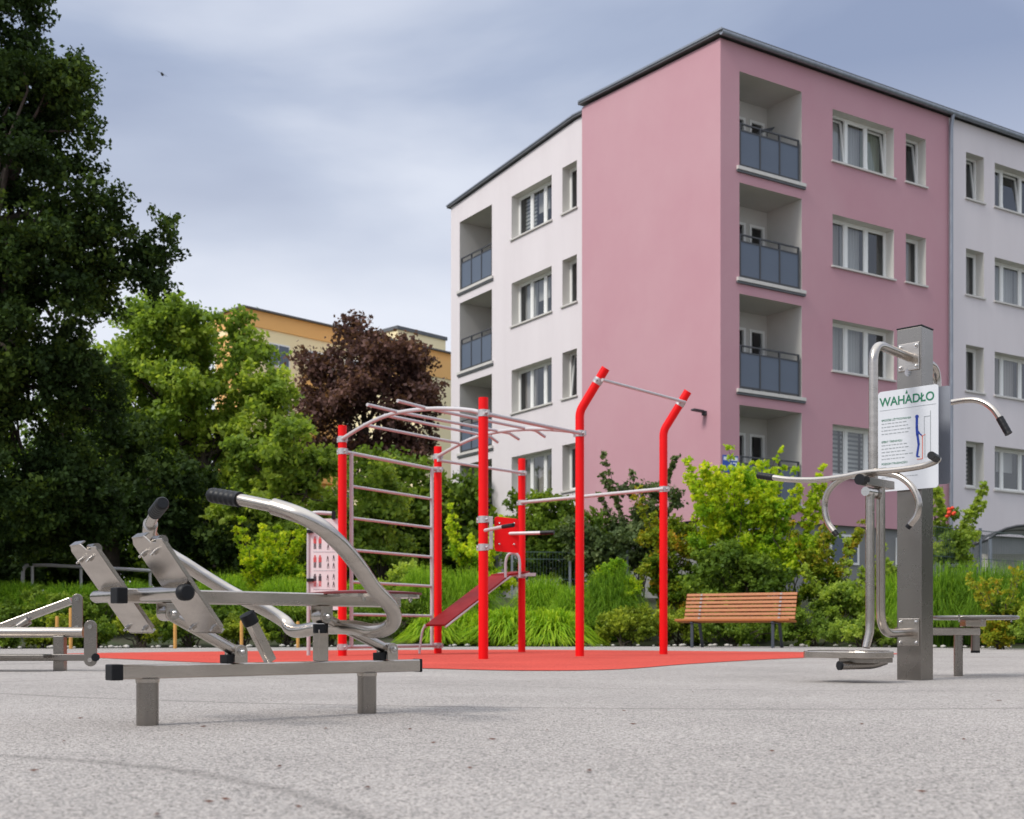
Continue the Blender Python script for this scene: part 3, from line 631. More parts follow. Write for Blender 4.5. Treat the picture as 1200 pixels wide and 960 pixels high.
for ta, tb_, oa, ob in ((.17, .17, 0, 0), (.33, .33, .0, .35), (.42, .45, .45, .42), (.62, .64, .42, .40), (.82, .83, 0, 0)):
    a, b = al(r1, ta) + UP * .012, al(r2, tb_) + UP * .012; d3 = (b - a).normalized()
    P = ([a - d3 * oa + UP * .015] if oa else []) + [a, b] + ([b + d3 * ob * .55, b + d3 * ob - UP * .05] if ob else [])
    MB().tube(P, .0175, 14).build('ladder_rung', 'galv', CF)
# wall bars between the two left posts
wz = [1.857, 1.51, 1.16, .81, .455]
dab = (PB - PA).normalized(); fo = dab.cross(UP) * .0
wa, wb = PA + dab * .14 + V(.01, -.01, 0), PB - dab * .14 + V(.01, -.01, 0)
bar_(PZ(PA, 2.22), PZ(PB, 2.22), .021, 'wall_bar_top'); clamp(PA, 2.22); clamp(PB, 2.22)
bar_(PZ(PA, .10), PZ(PB, .10), .021, 'wall_bar_bottom'); clamp(PA, .10); clamp(PB, .10)
for P in (wa, wb): MB().tube([PZ(P, .10), PZ(P, 2.22)], .0215, 16).build('wall_bar_upright', 'galv', CF)
for z in wz: bar_(PZ(wa, z), PZ(wb, z), .0165, 'wall_bar')
# backrest with dip bars
cc = clamp(PCc, 1.335); clamp(PCc, 1.07)
MB().box(PCc + V(.075, -.045, 1.205), V(.018, 0, 0), V(0, .02, 0), V(0, 0, .155)).build('bracket', 'galv_clamp', CF, bev=.004)
px0 = PCc + V(.105, -.03, 1.20); a, h = .245, .165; o = []
dpl = V(.97, .24, 0)
for (cx, cz, a0) in ((a - .03, h - .03, 0), (.03, h - .03, 90), (.03, -h + .03, 180), (a - .03, -h + .03, 270)):
    for k in range(5): t_ = math.radians(a0 + 22.5 * k); o.append(px0 + dpl * (cx + .03 * math.cos(t_)) + UP * (cz + .03 * math.sin(t_) - .02 * (cx / a)))
bp_ = MB().poly(o, V(0, .012, 0)).build('backrest', 'red', CF, bev=.003)
for cx in (.05, .195):
    for cz in (-.1, .1): MB().ball(px0 + dpl * cx + V(0, -.006, cz), .012, 8).build('bolt', 'chrome', bp_)
for a_, b_, c_ in ((V(.02, -.10, 1.225), V(.19, -.38, 1.235), V(.285, -.52, 1.238)), (V(.16, .06, 1.205), V(.545, -.12, 1.20), V(.67, -.18, 1.20))):
    dbar = MB().tube([PCc + a_, PCc + b_], .017, 14).build('dip_bar', 'galv', CF)
    MB().tube([PCc + b_, PCc + c_], .0195, 14).build('grip', 'plastic', dbar)
# sloping sit-up board hung from the rear post
zt = 1.02; t0 = PZ(PD, zt) + V(-.02, -.06, 0); t1 = pt(586, 675, 15.7); t2 = pt(510, 733, 14.3)
dn = (t2 - t1).normalized(); sdv = V(-dn.y, dn.x, 0).normalized(); sdv = sdv if sdv.y < 0 else -sdv; wv_ = sdv * .135; upn = dn.cross(sdv).normalized()
if upn.z < 0: upn = -upn
bo = MB().box((t1 + t2) / 2, dn * (t2 - t1).length / 2, wv_, upn * .012).build('sloping_board', 'red_board', CF, bev=.003)
MB().box((t1 + t0) / 2 + V(.0, 0, .012), (t0 - t1) / 2, wv_, UP * .012).build('board_head', 'red_board', bo, bev=.003)
for s_ in (-1, 1): MB().tube(smooth([t2 + wv_ * s_ - upn * .02, t1 + wv_ * s_ - upn * .02, t0 + wv_ * s_ - UP * .01], 4), .014, 12).build('board_rail', 'galv', bo)
clamp(PD, zt - .03); MB().bar(t0 - V(.2, .06, .03), t0 + V(.2, -.06, -.02), .04, .04).build('bracket', 'galv_clamp', CF)
MB().tube(smooth([t2 - wv_ + UP * .01, t2 + V(-.04, 0, -.09) - wv_, t2 + V(-.07, 0, -.33) - wv_], 5), .014, 12).build('board_foot', 'galv', bo)
hl = [pt(592.5, 677, 15.5), pt(592.5, 660, 15.5), pt(595, 651, 15.5), pt(601, 648, 15.5), pt(607, 651, 15.5), pt(609, 660, 15.5), pt(609, 677, 15.5)]
MB().tube(smooth(hl, 5), .017, 14).build('ankle_hoop', 'galv', bo)

# exercise board beside it
BZ = 13.6
IB = thing('exercise_board', (gx(378, BZ), BZ, 0), 'white board with rows of small red exercise figures beside the leftmost red post', 'sign')
def qb(px, py, dz=0): return pt(px, py, BZ + dz)
MB().tube(smooth([V(gx(361.5, BZ), BZ, -.01), qb(361.5, 660), qb(362, 612), qb(364, 604), qb(370, 601), qb(392, 602)], 5), .021, 14).build('frame_tube', 'galv', IB)
bo = MB().box((qb(362, 608) + qb(397, 715)) / 2, V(gx(397, BZ) - gx(362, BZ), 0, 0) / 2, V(0, .006, 0), V(0, 0, (qb(0, 608).z - qb(0, 715).z) / 2)).build('panel', 'board_white', IB)
for y in (623, 680): MB().box(qb(363.5, y, -.02), V(.035, 0, 0), V(0, .03, 0), V(0, 0, .018)).build('clip', 'plastic', IB, bev=.003)
MB().box(qb(391, 604, -.02), V(.018, 0, 0), V(0, .03, 0), V(0, 0, .045)).build('clip', 'plastic', IB, bev=.003)
rd, dk, ln = MB(), MB(), MB()
def figr(mb, px, py, s_=1.0, top=True):
    c = qb(px, py, -.0075); k = .011 * s_
    mb.box(c + UP * .058 * s_, V(.009 * s_, 0, 0), V(0, .001, 0), V(0, 0, .010 * s_)); mb.box(c + UP * .018 * s_, V(.016 * s_, 0, 0), V(0, .001, 0), V(0, 0, .027 * s_))
def figl(mb, px, py, s_=1.0):
    c = qb(px, py, -.0075); mb.box(c - UP * .04 * s_ - V(.008, 0, 0), V(.005 * s_, 0, 0), V(0, .001, 0), V(0, 0, .03 * s_)); mb.box(c - UP * .04 * s_ + V(.008, 0, 0), V(.005 * s_, 0, 0), V(0, .001, 0), V(0, 0, .03 * s_))
for i, y in enumerate((636, 658, 680)):
    for x in (369, 375): figr(rd if i < 2 else dk, x, y); figl(dk if i < 2 else rd, x, y)
    for x, yy in ((384, y - 3), (391, y - 4), (384.5, y + 5), (391, y + 5)): figr(dk, x, yy, .45); figl(dk, x, yy, .45)
    ln.box(qb(380, y + 11, -.0075), V(.12, 0, 0), V(0, .0008, 0), V(0, 0, .002))
ln.build('divider_lines', 'sign_grey', bo); rd.build('red_figures', 'board_red', bo); dk.build('dark_figures', 'board_dark', bo)

# ------------------------------------------------------------------ park bench
BO = V(gx(861, 20.6), 20.6, 0); bx = V(.875, -.484, 0).normalized(); by = V(.484, .875, 0).normalized()
BN = thing('park_bench', tuple(BO), 'orange wooden slatted park bench standing in front of the shrubs', 'bench')
Lb = 1.96
seat_ = MB()
for k in range(5): seat_.box(BO + by * (-.18 + k * .088) + UP * (.455 - .004 * k + (.012 if k == 0 else 0)), bx * (Lb / 2 + .01), by * .038, UP * .019)
seat_.build('seat', 'wood', BN, bev=.005)
bk_ = MB()
for k in range(7):
    f = k / 6; c = BO + by * (.20 + .13 * f) + UP * (.50 + f * .40); sl_ = (by * .13 + UP * .40).normalized()
    bk_.box(c, bx * (Lb / 2 - .01), sl_ * .024, sl_.cross(bx) * .014)
bb = bk_.build('backrest', 'wood', BN, bev=.004)
for s_ in (-1, 1):
    x = BO + bx * (s_ * .70)
    MB().bar(x + by * -.15, x + by * -.15 + UP * .44, .05, .035, bx).build('leg', 'bench_leg', BN, bev=.004)
    MB().bar(x + by * .36, x + by * .2 + UP * .46, .05, .03, bx).build('leg', 'bench_leg', BN, bev=.004)
    a = MB().bar(x + by * -.20 + UP * .425, x + by * .22 + UP * .41, .05, .02, bx); a.bar(x + by * .215 + UP * .42, x + by * .355 + UP * .90, .05, .012, bx)
    a.build('support', 'bench_leg', BN, bev=.003)
for s_ in (-1, 1):
    for k in range(7):
        f = k / 6; MB().box(BO + bx * (s_ * .70) + by * (.183 + .13 * f) + UP * (.504 + f * .40), bx * .02, by * .002, UP * .014).build('slat_clip', 'galv_clamp', bb)

# ------------------------------------------------------------------ apartment building
C0 = V(5.10, 30.06, 0); rdv = V(.8424, .5389, 0).normalized(); ldv = V(-.5389, .8424, 0).normalized()
AB = thing('apartment_building', tuple(C0), 'four storey apartment block with pink and white plaster walls and recessed balconies', 'building')
FL = 2.75
class Face:
    def __init__(s, o, ax, inw): s.o, s.ax, s.inw = Vector(o), Vector(ax), Vector(inw)
    def p(s, a, z, d=0): return s.o + s.ax * a + s.inw * d + UP * z
    def at(s, px, py): h_ = hit(px, py, s.o, s.inw); return (h_ - s.o).dot(s.ax), h_.z
def wall(face, a0, a1, z0, z1, holes, m_, ztop=None):
    """plaster skin with real openings; ztop(a) may tilt the top edge"""
    As = sorted({a0, a1, *[h[0] for h in holes], *[h[1] for h in holes]}); Zs = sorted({z0, z1, *[h[2] for h in holes], *[h[3] for h in holes]})
    As = [a for a in As if a0 <= a <= a1]; Zs = [z for z in Zs if z0 <= z <= z1]
    mb = MB()
    for i in range(len(As) - 1):
        for j in range(len(Zs) - 1):
            am, zm = (As[i] + As[i + 1]) / 2, (Zs[j] + Zs[j + 1]) / 2
            if any(h[0] < am < h[1] and h[2] < zm < h[3] for h in holes): continue
            tz = [Zs[j + 1]] * 2
            if ztop and j == len(Zs) - 2: tz = [ztop(As[i]), ztop(As[i + 1])]
            mb.add([face.p(As[i], Zs[j]), face.p(As[i + 1], Zs[j]), face.p(As[i + 1], tz[1]), face.p(As[i], tz[0])], [(0, 1, 2, 3)])
    me = mb
    return me.build('wall', m_, AB)
def recess(mb, face, h, d, back=False):
    a0, a1, z0, z1 = h
    mb.add([face.p(a0, z0), face.p(a0, z1), face.p(a0, z1, d), face.p(a0, z0, d)], [(0, 1, 2, 3)]); mb.add([face.p(a1, z0), face.p(a1, z1), face.p(a1, z1, d), face.p(a1, z0, d)], [(0, 1, 2, 3)])
    mb.add([face.p(a0, z1), face.p(a1, z1), face.p(a1, z1, d), face.p(a0, z1, d)], [(0, 1, 2, 3)]); mb.add([face.p(a0, z0), face.p(a1, z0), face.p(a1, z0, d), face.p(a0, z0, d)], [(0, 1, 2, 3)])
    if back: mb.add([face.p(a0, z0, d), face.p(a1, z0, d), face.p(a1, z1, d), face.p(a0, z1, d)], [(0, 1, 2, 3)])
rw = random.Random(21)
def fbox(mb, face, a0, a1, z0, z1, d0, d1):
    mb.box(face.p((a0 + a1) / 2, (z0 + z1) / 2, (d0 + d1) / 2), face.ax * (a1 - a0) / 2, UP * (z1 - z0) / 2, face.inw * (d1 - d0) / 2)
def drape(face, a0, a1, z0, z1, d, m_, nm, par):
    mb = MB(); n = 24; ph = rw.uniform(0, 6)
    vs = []
    for k in range(n + 1): a = a0 + (a1 - a0) * k / n; dd = d + .018 * math.sin(k * 1.9 + ph); vs += [face.p(a, z0, dd), face.p(a, z1, dd)]
    mb.add(vs, [(2 * k, 2 * k + 2, 2 * k + 3, 2 * k + 1) for k in range(n)], True); return mb.build(nm, m_, par)
def window(face, h, lights, styles, depth=.27, sill=True, tilts=()):
    a0, a1, z0, z1 = h; mb = MB(); recess(mb, face, h, depth + .06)
    wn = mb.build('window', 'reveal', AB)
    f = MB(); fw = .055; d0, d1 = depth, depth + .06
    fbox(f, face, a0, a1, z0 + .03, z0 + .03 + fw, d0, d1); fbox(f, face, a0, a1, z1 - fw, z1, d0, d1); fbox(f, face, a0, a0 + fw, z0, z1, d0 - .002, d1 + .002); fbox(f, face, a1 - fw, a1, z0, z1, d0 - .002, d1 + .002)
    tot = sum(lights); x = a0
    for i, l in enumerate(lights):
        xa = x; x += (a1 - a0) * l / tot
        if i < len(lights) - 1: fbox(f, face, x - .045, x + .045, z0, z1, d0 - .003, d1 + .003)
        l0, l1, zz0, zz1 = xa + .05, x - .05, z0 + .09, z1 - .06
        if i in tilts:          # sash tipped inwards at the top
            k = .13; sm_ = MB()
            def tp(a, z): return face.p(a, z, depth + .02 + k * (z - zz0) / (zz1 - zz0))
            for A_, B_ in (((l0, zz0), (l1, zz0)), ((l0, zz1), (l1, zz1)), ((l0, zz0), (l0, zz1)), ((l1, zz0), (l1, zz1))): sm_.bar(tp(*A_), tp(*B_), .05, .06, face.inw)
            sm_.build('sash', 'frame_white', wn)
            pm = MB().add([tp(l0, zz0), tp(l1, zz0), tp(l1, zz1), tp(l0, zz1)], [(0, 1, 2, 3)])
        else:
            for A_ in ((l0 - .005, l0 + .035, zz0, zz1), (l1 - .035, l1 + .005, zz0, zz1), (l0, l1, zz0 - .006, zz0 + .035), (l0, l1, zz1 - .035, zz1 + .006)): fbox(f, face, *A_, d0 + .008, d1 - .008)
            pm = MB().add([face.p(l0, zz0, depth + .03), face.p(l1, zz0, depth + .03), face.p(l1, zz1, depth + .03), face.p(l0, zz1, depth + .03)], [(0, 1, 2, 3)])
        pm.build('pane', 'glass', wn)
        st_ = styles[i % len(styles)]; dd = depth + .24
        if st_ == 'b': b_ = MB().add([face.p(l0, z0, dd), face.p(l1, z0, dd), face.p(l1, z1, dd), face.p(l0, z1, dd)], [(0, 1, 2, 3)]).build('roller_blind', 'blind', wn)
        elif st_ == 'h': MB().add([face.p(l0, z0 + .5 * (z1 - z0), dd), face.p(l1, z0 + .5 * (z1 - z0), dd), face.p(l1, z1, dd), face.p(l0, z1, dd)], [(0, 1, 2, 3)]).build('roller_blind', 'curtain', wn)
        elif st_ in 'cwg': drape(face, l0 - .04, l1 + .04, z0, z1, dd, {'c': 'curtain', 'w': 'curtain_warm', 'g': 'curtain_green'}[st_], 'curtain', wn)
    f.build('window_frame', 'frame_white', wn, bev=.004)
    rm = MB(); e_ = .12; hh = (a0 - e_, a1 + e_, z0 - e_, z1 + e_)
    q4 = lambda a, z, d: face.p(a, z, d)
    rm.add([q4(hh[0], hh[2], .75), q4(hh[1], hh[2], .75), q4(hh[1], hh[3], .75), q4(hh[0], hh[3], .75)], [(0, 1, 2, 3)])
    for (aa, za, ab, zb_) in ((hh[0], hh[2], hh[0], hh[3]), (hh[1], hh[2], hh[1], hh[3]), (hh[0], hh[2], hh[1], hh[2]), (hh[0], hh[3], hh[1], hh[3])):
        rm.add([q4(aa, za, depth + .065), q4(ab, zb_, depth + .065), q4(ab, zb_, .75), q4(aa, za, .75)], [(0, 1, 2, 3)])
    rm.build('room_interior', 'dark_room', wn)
    if sill:
        s_ = MB(); fbox(s_, face, a0 - .05, a1 + .05, z0 - .035, z0 + .012, -.055, depth); s_.build('sill', 'sill', wn)
def balcony(face, h, dep=1.25, door_left=True, clutter=False):
    a0, a1, z0, z1 = h; mb = MB(); recess(mb, face, h, dep, False)
    # back wall with a window and a door opening
    W = a1 - a0; wl = (a0 + W * .30, a0 + W * .635, z0 + .95, z1 - .42); dl = (a0 + W * .70, a0 + W * .95, z0 + .12, z1 - .42)
    
    hs = [(max(wl[0], a0), wl[1], wl[2], wl[3]), dl]
    As = sorted({a0, a1, *[q_ for h_ in hs for q_ in h_[:2]]}); Zs = sorted({z0, z1, *[q_ for h_ in hs for q_ in h_[2:]]})
    for i in range(len(As) - 1):
        for j in range(len(Zs) - 1):
            am, zm = (As[i] + As[i + 1]) / 2, (Zs[j] + Zs[j + 1]) / 2
            if any(h_[0] < am < h_[1] and h_[2] < zm < h_[3] for h_ in hs): continue
            mb.add([face.p(As[i], Zs[j], dep), face.p(As[i + 1], Zs[j], dep), face.p(As[i + 1], Zs[j + 1], dep), face.p(As[i], Zs[j + 1], dep)], [(0, 1, 2, 3)])
    B_ = mb.build('balcony', 'loggia', AB)
    fr_ = MB(); pn_ = MB()
    for h_ in hs:
        fbox(fr_, face, h_[0], h_[0] + .07, h_[2], h_[3], dep - .03, dep + .05); fbox(fr_, face, h_[1] - .07, h_[1], h_[2], h_[3], dep - .03, dep + .05)
        fbox(fr_, face, h_[0] + .07, h_[1] - .07, h_[3] - .07, h_[3], dep - .028, dep + .05); fbox(fr_, face, h_[0] + .07, h_[1] - .07, h_[2], h_[2] + .08, dep - .028, dep + .05)
        pn_.add([face.p(h_[0], h_[2], dep + .03), face.p(h_[1], h_[2], dep + .03), face.p(h_[1], h_[3], dep + .03), face.p(h_[0], h_[3], dep + .03)], [(0, 1, 2, 3)])
    fr_.build('door_frame', 'frame_white', B_); pn_.build('door_glass', 'glass', B_)
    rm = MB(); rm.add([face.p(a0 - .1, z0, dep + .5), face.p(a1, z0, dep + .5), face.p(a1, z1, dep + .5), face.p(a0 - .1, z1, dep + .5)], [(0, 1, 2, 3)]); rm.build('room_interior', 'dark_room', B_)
    # ledge, railing and three panels
    l = MB(); fbox(l, face, a0 - .10, a1 + .10, z0 - .07, z0 + .015, -.07, .10); l.build('ledge', 'sill', B_)
    l = MB(); fbox(l, face, a0 - .102, a1 + .102, z0 - .13, z0 - .0705, -.05, -.003); l.build('ledge_drip', 'roof_edge', B_)
    r = MB(); ra0, ra1 = a0 + .02, a1 - .07; rt = z0 + 1.12
    fbox(r, face, ra0, ra1, rt - .035, rt, .01, .05); fbox(r, face, ra0, ra1, rt - .20, rt - .165, .012, .048); fbox(r, face, ra0, ra1, z0 + .06, z0 + .10, .012, .048)
    for k in range(4): x = ra0 + (ra1 - ra0 - .04) * k / 3; fbox(r, face, x, x + .04, z0 + .016, rt - .034, .005, .055)
    r.build('railing', 'rail_metal', B_)
    for k in range(3):
        x = ra0 + (ra1 - ra0 - .04) * k / 3; x2 = ra0 + (ra1 - ra0 - .04) * (k + 1) / 3; p_ = MB(); fbox(p_, face, x + .041, x2 - .001, z0 + .101, rt - .201, .022, .036); p_.build('railing_panel', 'rail_panel', B_)
    if clutter:
        c = MB()
        for k in range(4): c.tube([face.p(a1 - .9 + .05 * k, z0 + 1.35 + .04 * k, .7), face.p(a1 - .45 + .03 * k, z0 + 1.50 + .03 * k, .6)], .012, 6)
        c.tube([face.p(a1 - .6, z0 + .02, .65), face.p(a1 - .58, z0 + 1.45, .65)], .015, 6); c.build('drying_rack', 'rail_metal', B_)
RF = Face(C0, rdv, -V(rdv.y, -rdv.x, 0)); RF.inw = V(-rdv.y, rdv.x, 0)
LF = Face(C0, ldv, V(-ldv.y, ldv.x, 0) if False else V(ldv.y, -ldv.x, 0))
LW = Face(C0 + LF.inw * .45, ldv, LF.inw)
EAV = 14.80; BOT = 3.07
def hole(face, x0, x1, xy, ytop, ybot):
    a0 = face.at(x0, 300)[0]; a1 = face.at(x1, 300)[0]; zt_ = face.at(xy, ytop)[1]; zb_ = face.at(xy, ybot)[1]; return (min(a0, a1), max(a0, a1), zb_, zt_)
bal = hole(RF, 866.5, 939.5, 866.5, 83.5, 196); w1 = hole(RF, 975.7, 1047.5, 975.7, 127.6, 188.5); w2 = hole(RF, 1061.5, 1085, 1061.5, 156, 213)
w3 = hole(RF, 1132, 1153, 1132, 178, 232.5); w4a = hole(RF, 1165.7, 1200, 1165.7, 190.7, 242.3); w4 = (w4a[0], w4a[0] + (w1[1] - w1[0]), w4a[2], w4a[3])
pinkend = RF.at(1112, 300)[0]
HR, rows = [], []
for k in range(4):
    dz = -FL * k; sh_ = lambda h: (h[0], h[1], h[2] + dz, h[3] + dz)
    rows.append([sh_(x) for x in (bal, w1, w2, w3, w4)])
allp = [h for r_ in rows for h in r_[:3]]; allw = [h for r_ in rows for h in r_[3:]]
off2 = 4.4
extra = [(h[0] + off2, h[1] + off2, h[2], h[3]) for h in allw]; allw2 = allw + extra
RL = 24.0
wall(RF, 0, pinkend, BOT, EAV, allp, 'pink'); wall(RF, pinkend, RL, BOT, EAV, allw2, 'white_wall')
sty = [['c', 'c', 'g'], ['w', 'c', 'n'], ['c', 'c', 'n'], ['b', 'b', 'b']]; sty4 = [['c', 'n', 'n'], ['c', 'c', 'c'], ['n', 'w', 'n'], ['n', 'h', 'n']]
for k, (hb_, h1, h2, h3, h4) in enumerate(rows):
    balcony(RF, hb_, clutter=(k == 0)); window(RF, h1, [1, 1, 1], sty[k], tilts=(0, 2) if k == 0 else ())
    window(RF, h2, [1], ['n', 'w', 'n', 'b'][k], tilts=(0,) if k == 0 else ()); window(RF, h3, [1], ['n', 'c', 'c', 'b'][k], tilts=(0,) if k == 0 else ()); window(RF, h4, [.8, 1, .9], sty4[k], tilts=(1,) if k == 0 else ())
for i, h in enumerate(extra): window(RF, h, [1, 1, 1] if i % 2 else [1], ['c', 'n', 'w'])
# left side
GW = LF.at(682, 400)[0]; WE = LW.at(528.5, 400)[0]
def zl_(a): return EAV + .43 * min(a, 2 * 6.7 - a) / 6.7 if a < 13.4 else EAV
wall(LF, 0, GW, BOT, EAV, [], 'pink', zl_)
MB().add([LF.p(GW, BOT), LF.p(GW, zl_(GW)), LF.p(GW, zl_(GW), .45), LF.p(GW, BOT, .45)], [(0, 1, 2, 3)]).build('wall', 'pink', AB)
lb = hole(LW, 576.5, 538.7, 538.7, 260.6, 342); l1 = hole(LW, 646.5, 599.5, 599.5, 230.6, 281.5); l2 = hole(LW, 676, 659, 659, 197, 251.5)
lr = [[(h[0], h[1], h[2] - FL * k, h[3] - FL * k) for h in (lb, l1, l2)] for k in range(4)]
wall(LW, GW, WE, BOT, EAV + .1, [h for r_ in lr for h in r_], 'white_wall', lambda a: zl_(a) + .02)
sl1 = [['b', 'h', 'b'], ['c', 'h', 'w'], ['w', 'n', 'c'], ['c', 'w', 'n']]
for k, (hb_, h1, h2) in enumerate(lr):
    balcony(LW, hb_, door_left=False); window(LW, h1, [1, 1, 1], sl1[k][::-1]); window(LW, h2, [1], ['b', 'w', 'n', 'n'][k], tilts=(0,) if k == 2 else ())
# back, far end and plinth
FW = Face(LW.p(WE, 0), rdv, -RF.inw)
MB().add([LW.p(WE, BOT), LW.p(WE, EAV + .1), LW.p(WE, EAV + .1, RL), LW.p(WE, BOT, RL)], [(0, 1, 2, 3)]).build('wall', 'white_wall', AB)
MB().add([RF.p(RL, BOT), RF.p(RL, EAV), RF.p(RL, EAV, WE), RF.p(RL, BOT, WE)], [(0, 1, 2, 3)]).build('wall', 'white_wall', AB)
bw = [(w1[0] - .1, w1[0] + 1.0, 2.05, 2.85), (w2[0] - .4, w2[0] + .8, 2.05, 2.85), (bal[0] + .2, bal[0] + 1.4, 2.05, 2.85)]
pl2 = Face(C0 + RF.inw * .12 + ldv * -.0 + rdv * .12, rdv, RF.inw)
pm = MB(); pm.box(C0 + rdv * (RL / 2) + ldv * (WE / 2) + UP * 1.4, rdv * (RL / 2 - .12), ldv * (WE / 2 - .12), UP * 1.69); pm.build('plinth', 'plinth', AB)
for h in bw:
    fm = MB(); fbox(fm, pl2, h[0], h[1], h[2], h[2] + .06, -.03, .03); fbox(fm, pl2, h[0], h[1], h[3] - .06, h[3], -.03, .03)
    for x in (h[0], (h[0] + h[1]) / 2 - .03, h[1] - .06): fbox(fm, pl2, x, x + .06, h[2] + .061, h[3] - .061, -.028, .03)
    bwn = fm.build('basement_window', 'frame_white', AB)
    gm = MB(); fbox(gm, pl2, h[0] + .05, h[1] - .05, h[2] + .05, h[3] - .05, -.012, -.004); gm.build('pane', 'rail_panel', bwn)
um = MB(); um.add([RF.p(0, BOT), RF.p(RL, BOT), RF.p(RL, BOT, .13), RF.p(0, BOT, .13)], [(0, 1, 2, 3)]); um.build('plinth_soffit', 'plinth', AB)
# roof slab, fascia, gutter, downpipe
def rz(a): return EAV + .07 + .43 * (1 - abs(a - 6.7) / 6.7)
ov = .12
def rfz(a): return EAV + .06 + .43 * (1 - abs(a - 6.7) / 6.7)
def slab(name, aa, s0, th, m_, par, s1=RL):
    prof = [C0 + ldv * a + UP * rfz(a) for a in aa] + [C0 + ldv * a + UP * (rfz(a) + th) for a in aa[::-1]]
    return MB().poly([p + rdv * s0 for p in prof], rdv * (s1 - s0)).build(name, m_, par)
rf = slab('roof', [-.22, GW + .04], -ov, .08, 'roof_edge', AB)
slab('roof', [GW + .041, 6.7, WE + .12], .45 - .10, .10, 'roof_edge', AB)
slab('verge_trim', [GW + .042, 6.7, WE + .14], .45 - .12, .04, 'zinc', rf, .45 - .101).location.z += .062
gt = MB(); 
MB().tube([RF.p(-.12, EAV + .06, -.16), RF.p(RL, EAV + .06, -.16)], .07, 14).build('gutter', 'zinc', rf)
MB().bar(C0 - rdv * (ov + .012) + ldv * -.2 + UP * (rfz(-.2) + .08), C0 - rdv * (ov + .012) + ldv * GW + UP * (rfz(GW) + .08), .02, .05).build('verge_trim', 'zinc', rf)
dp = RF.at(1111.5, 300)[0]
MB().tube(fillet([RF.p(dp, EAV + .02, -.16), RF.p(dp, EAV - .25, -.09), RF.p(dp, 1.4, -.09)], .1), .055, 14).build('downpipe', 'zinc', AB)
# lamp and number plate on the building
la, lz = LF.at(826.5, 484.5); WLm = thing('wall_lamp', tuple(LF.p(la, lz)), 'small grey outdoor lamp fixed high on the blank pink wall', 'lamp')
MB().bar(LF.p(la, lz, -.001), LF.p(la, lz, -.07), .11, .13, UP).build('base', 'rail_metal', WLm, bev=.01)
MB().bar(LF.p(la, lz + .04, -.08), LF.p(la + .02, lz + .06, -.40), .15, .05, ldv).build('lamp_head', 'rail_metal', WLm, bev=.015)
sa, sz_ = LF.at(844.8, 534); sa = .02
NP = thing('house_number_plate', tuple(RF.p(.08, 0)), 'blue house number plate on the pink wall by the building corner', 'sign')
za, zb2 = RF.at(846, 533)[1], RF.at(846, 553)[1]; nps, npe = RF.at(845.6, 540)[0] + .03, RF.at(864.5, 540)[0]
pb = MB(); fbox(pb, RF, nps, npe, zb2, za, -.022, -.003); pb = pb.build('plate', 'plate_blue', NP)
hh = za - zb2
pw = MB(); fbox(pw, RF, nps + .02, npe - .02, za - hh * .30, za - hh * .10, -.026, -.0225); pw.build('street_name_strip', 'plate_white', pb)
text('47', hh * .78, RF.p(nps + (npe - nps) * .28, zb2 + hh * .07, -.024), rdv, UP, 'plate_white', 'number', pb, extr=.002)

# ------------------------------------------------------------------ yellow building far away
YZ = 72.0; yo = V(gx(285, YZ), YZ, 0); yd = V(.69, .724, 0).normalized(); yi = V(-.724, .69, 0).normalized()
YB = thing('distant_apartment_building', tuple(yo), 'yellow apartment block with orange trim rising far behind the trees', 'building')
YF = Face(yo, yd, yi); ztop = CH + (HY - 361) * YZ / F
MB().box(yo + yd * 13 + yi * 1.5 + UP * (ztop / 2), yd * 13, yi * 1.5, UP * (ztop / 2)).build('wall', 'yellow_wall', YB)
b = MB(); fbox(b, YF, -.05, 26.05, ztop - .95, ztop - .0, -.08, 3.05); YBo = b.build('cornice_band', 'orange_band', YB)
b = MB(); fbox(b, YF, -.2, 26.2, ztop + .002, ztop + .10, -.3, 3.2); b.build('roof', 'roof_edge', YB)
b = MB(); fbox(b, YF, -.5, -.02, 0, ztop - 1.5, -.3, 2); b.build('corner_strip', 'orange_band', YB)
for fl in range(4):
    z0 = ztop - 4.0 - 2.8 * fl
    for k in range(7):
        a = 1.7 + k * 2.9
        f = MB(); w2_ = 2.0 if k % 2 else 1.6; fbox(f, YF, a, a + w2_, z0 + .9, z0 + 2.3, -.06, .03); wn = f.build('window', 'frame_white', YB)
        for (c0, c1) in ((a + .1, a + w2_ * .45), (a + w2_ * .5, a + w2_ - .1)): p_ = MB(); fbox(p_, YF, c0, c1, z0 + 1.0, z0 + 2.2, -.09, -.061); p_.build('pane', 'rail_panel', wn)
        if k in (1, 3, 5): p_ = MB(); fbox(p_, YF, a - .3, a + 2.0, z0 - .3, z0 + .85, -1.0, -.061); p_.build('balcony', 'orange_band', YB)
# second taller block behind, to the right
Y2 = thing('distant_apartment_building', tuple(pt(466, 741, 86)), 'pale yellow stair block peeping over the purple tree', 'building')
z2 = CH + (HY - 386) * 86 / F; yo2 = V(gx(466, 86), 86, 0); Y2F = Face(yo2, yd, yi)
b = MB(); fbox(b, Y2F, 0, 4.6, 0, z2, 0, 4); b.build('wall', 'yellow_wall', Y2)
b = MB(); fbox(b, Y2F, -.1, 4.7, z2, z2 + .25, -.1, 4.1); b.build('roof', 'roof_edge', Y2)
Y3 = thing('distant_apartment_building', tuple(pt(500, 741, 66)), 'orange trimmed yellow block seen between the purple tree and the white wall', 'building')
z3 = CH + (HY - 417) * 66 / F; yo3 = V(gx(496, 66), 66, 0); Y3F = Face(yo3, yd, yi)
b = MB(); fbox(b, Y3F, 0, 9, 0, z3 - 1, 0, 6); b.build('wall', 'yellow_wall', Y3)
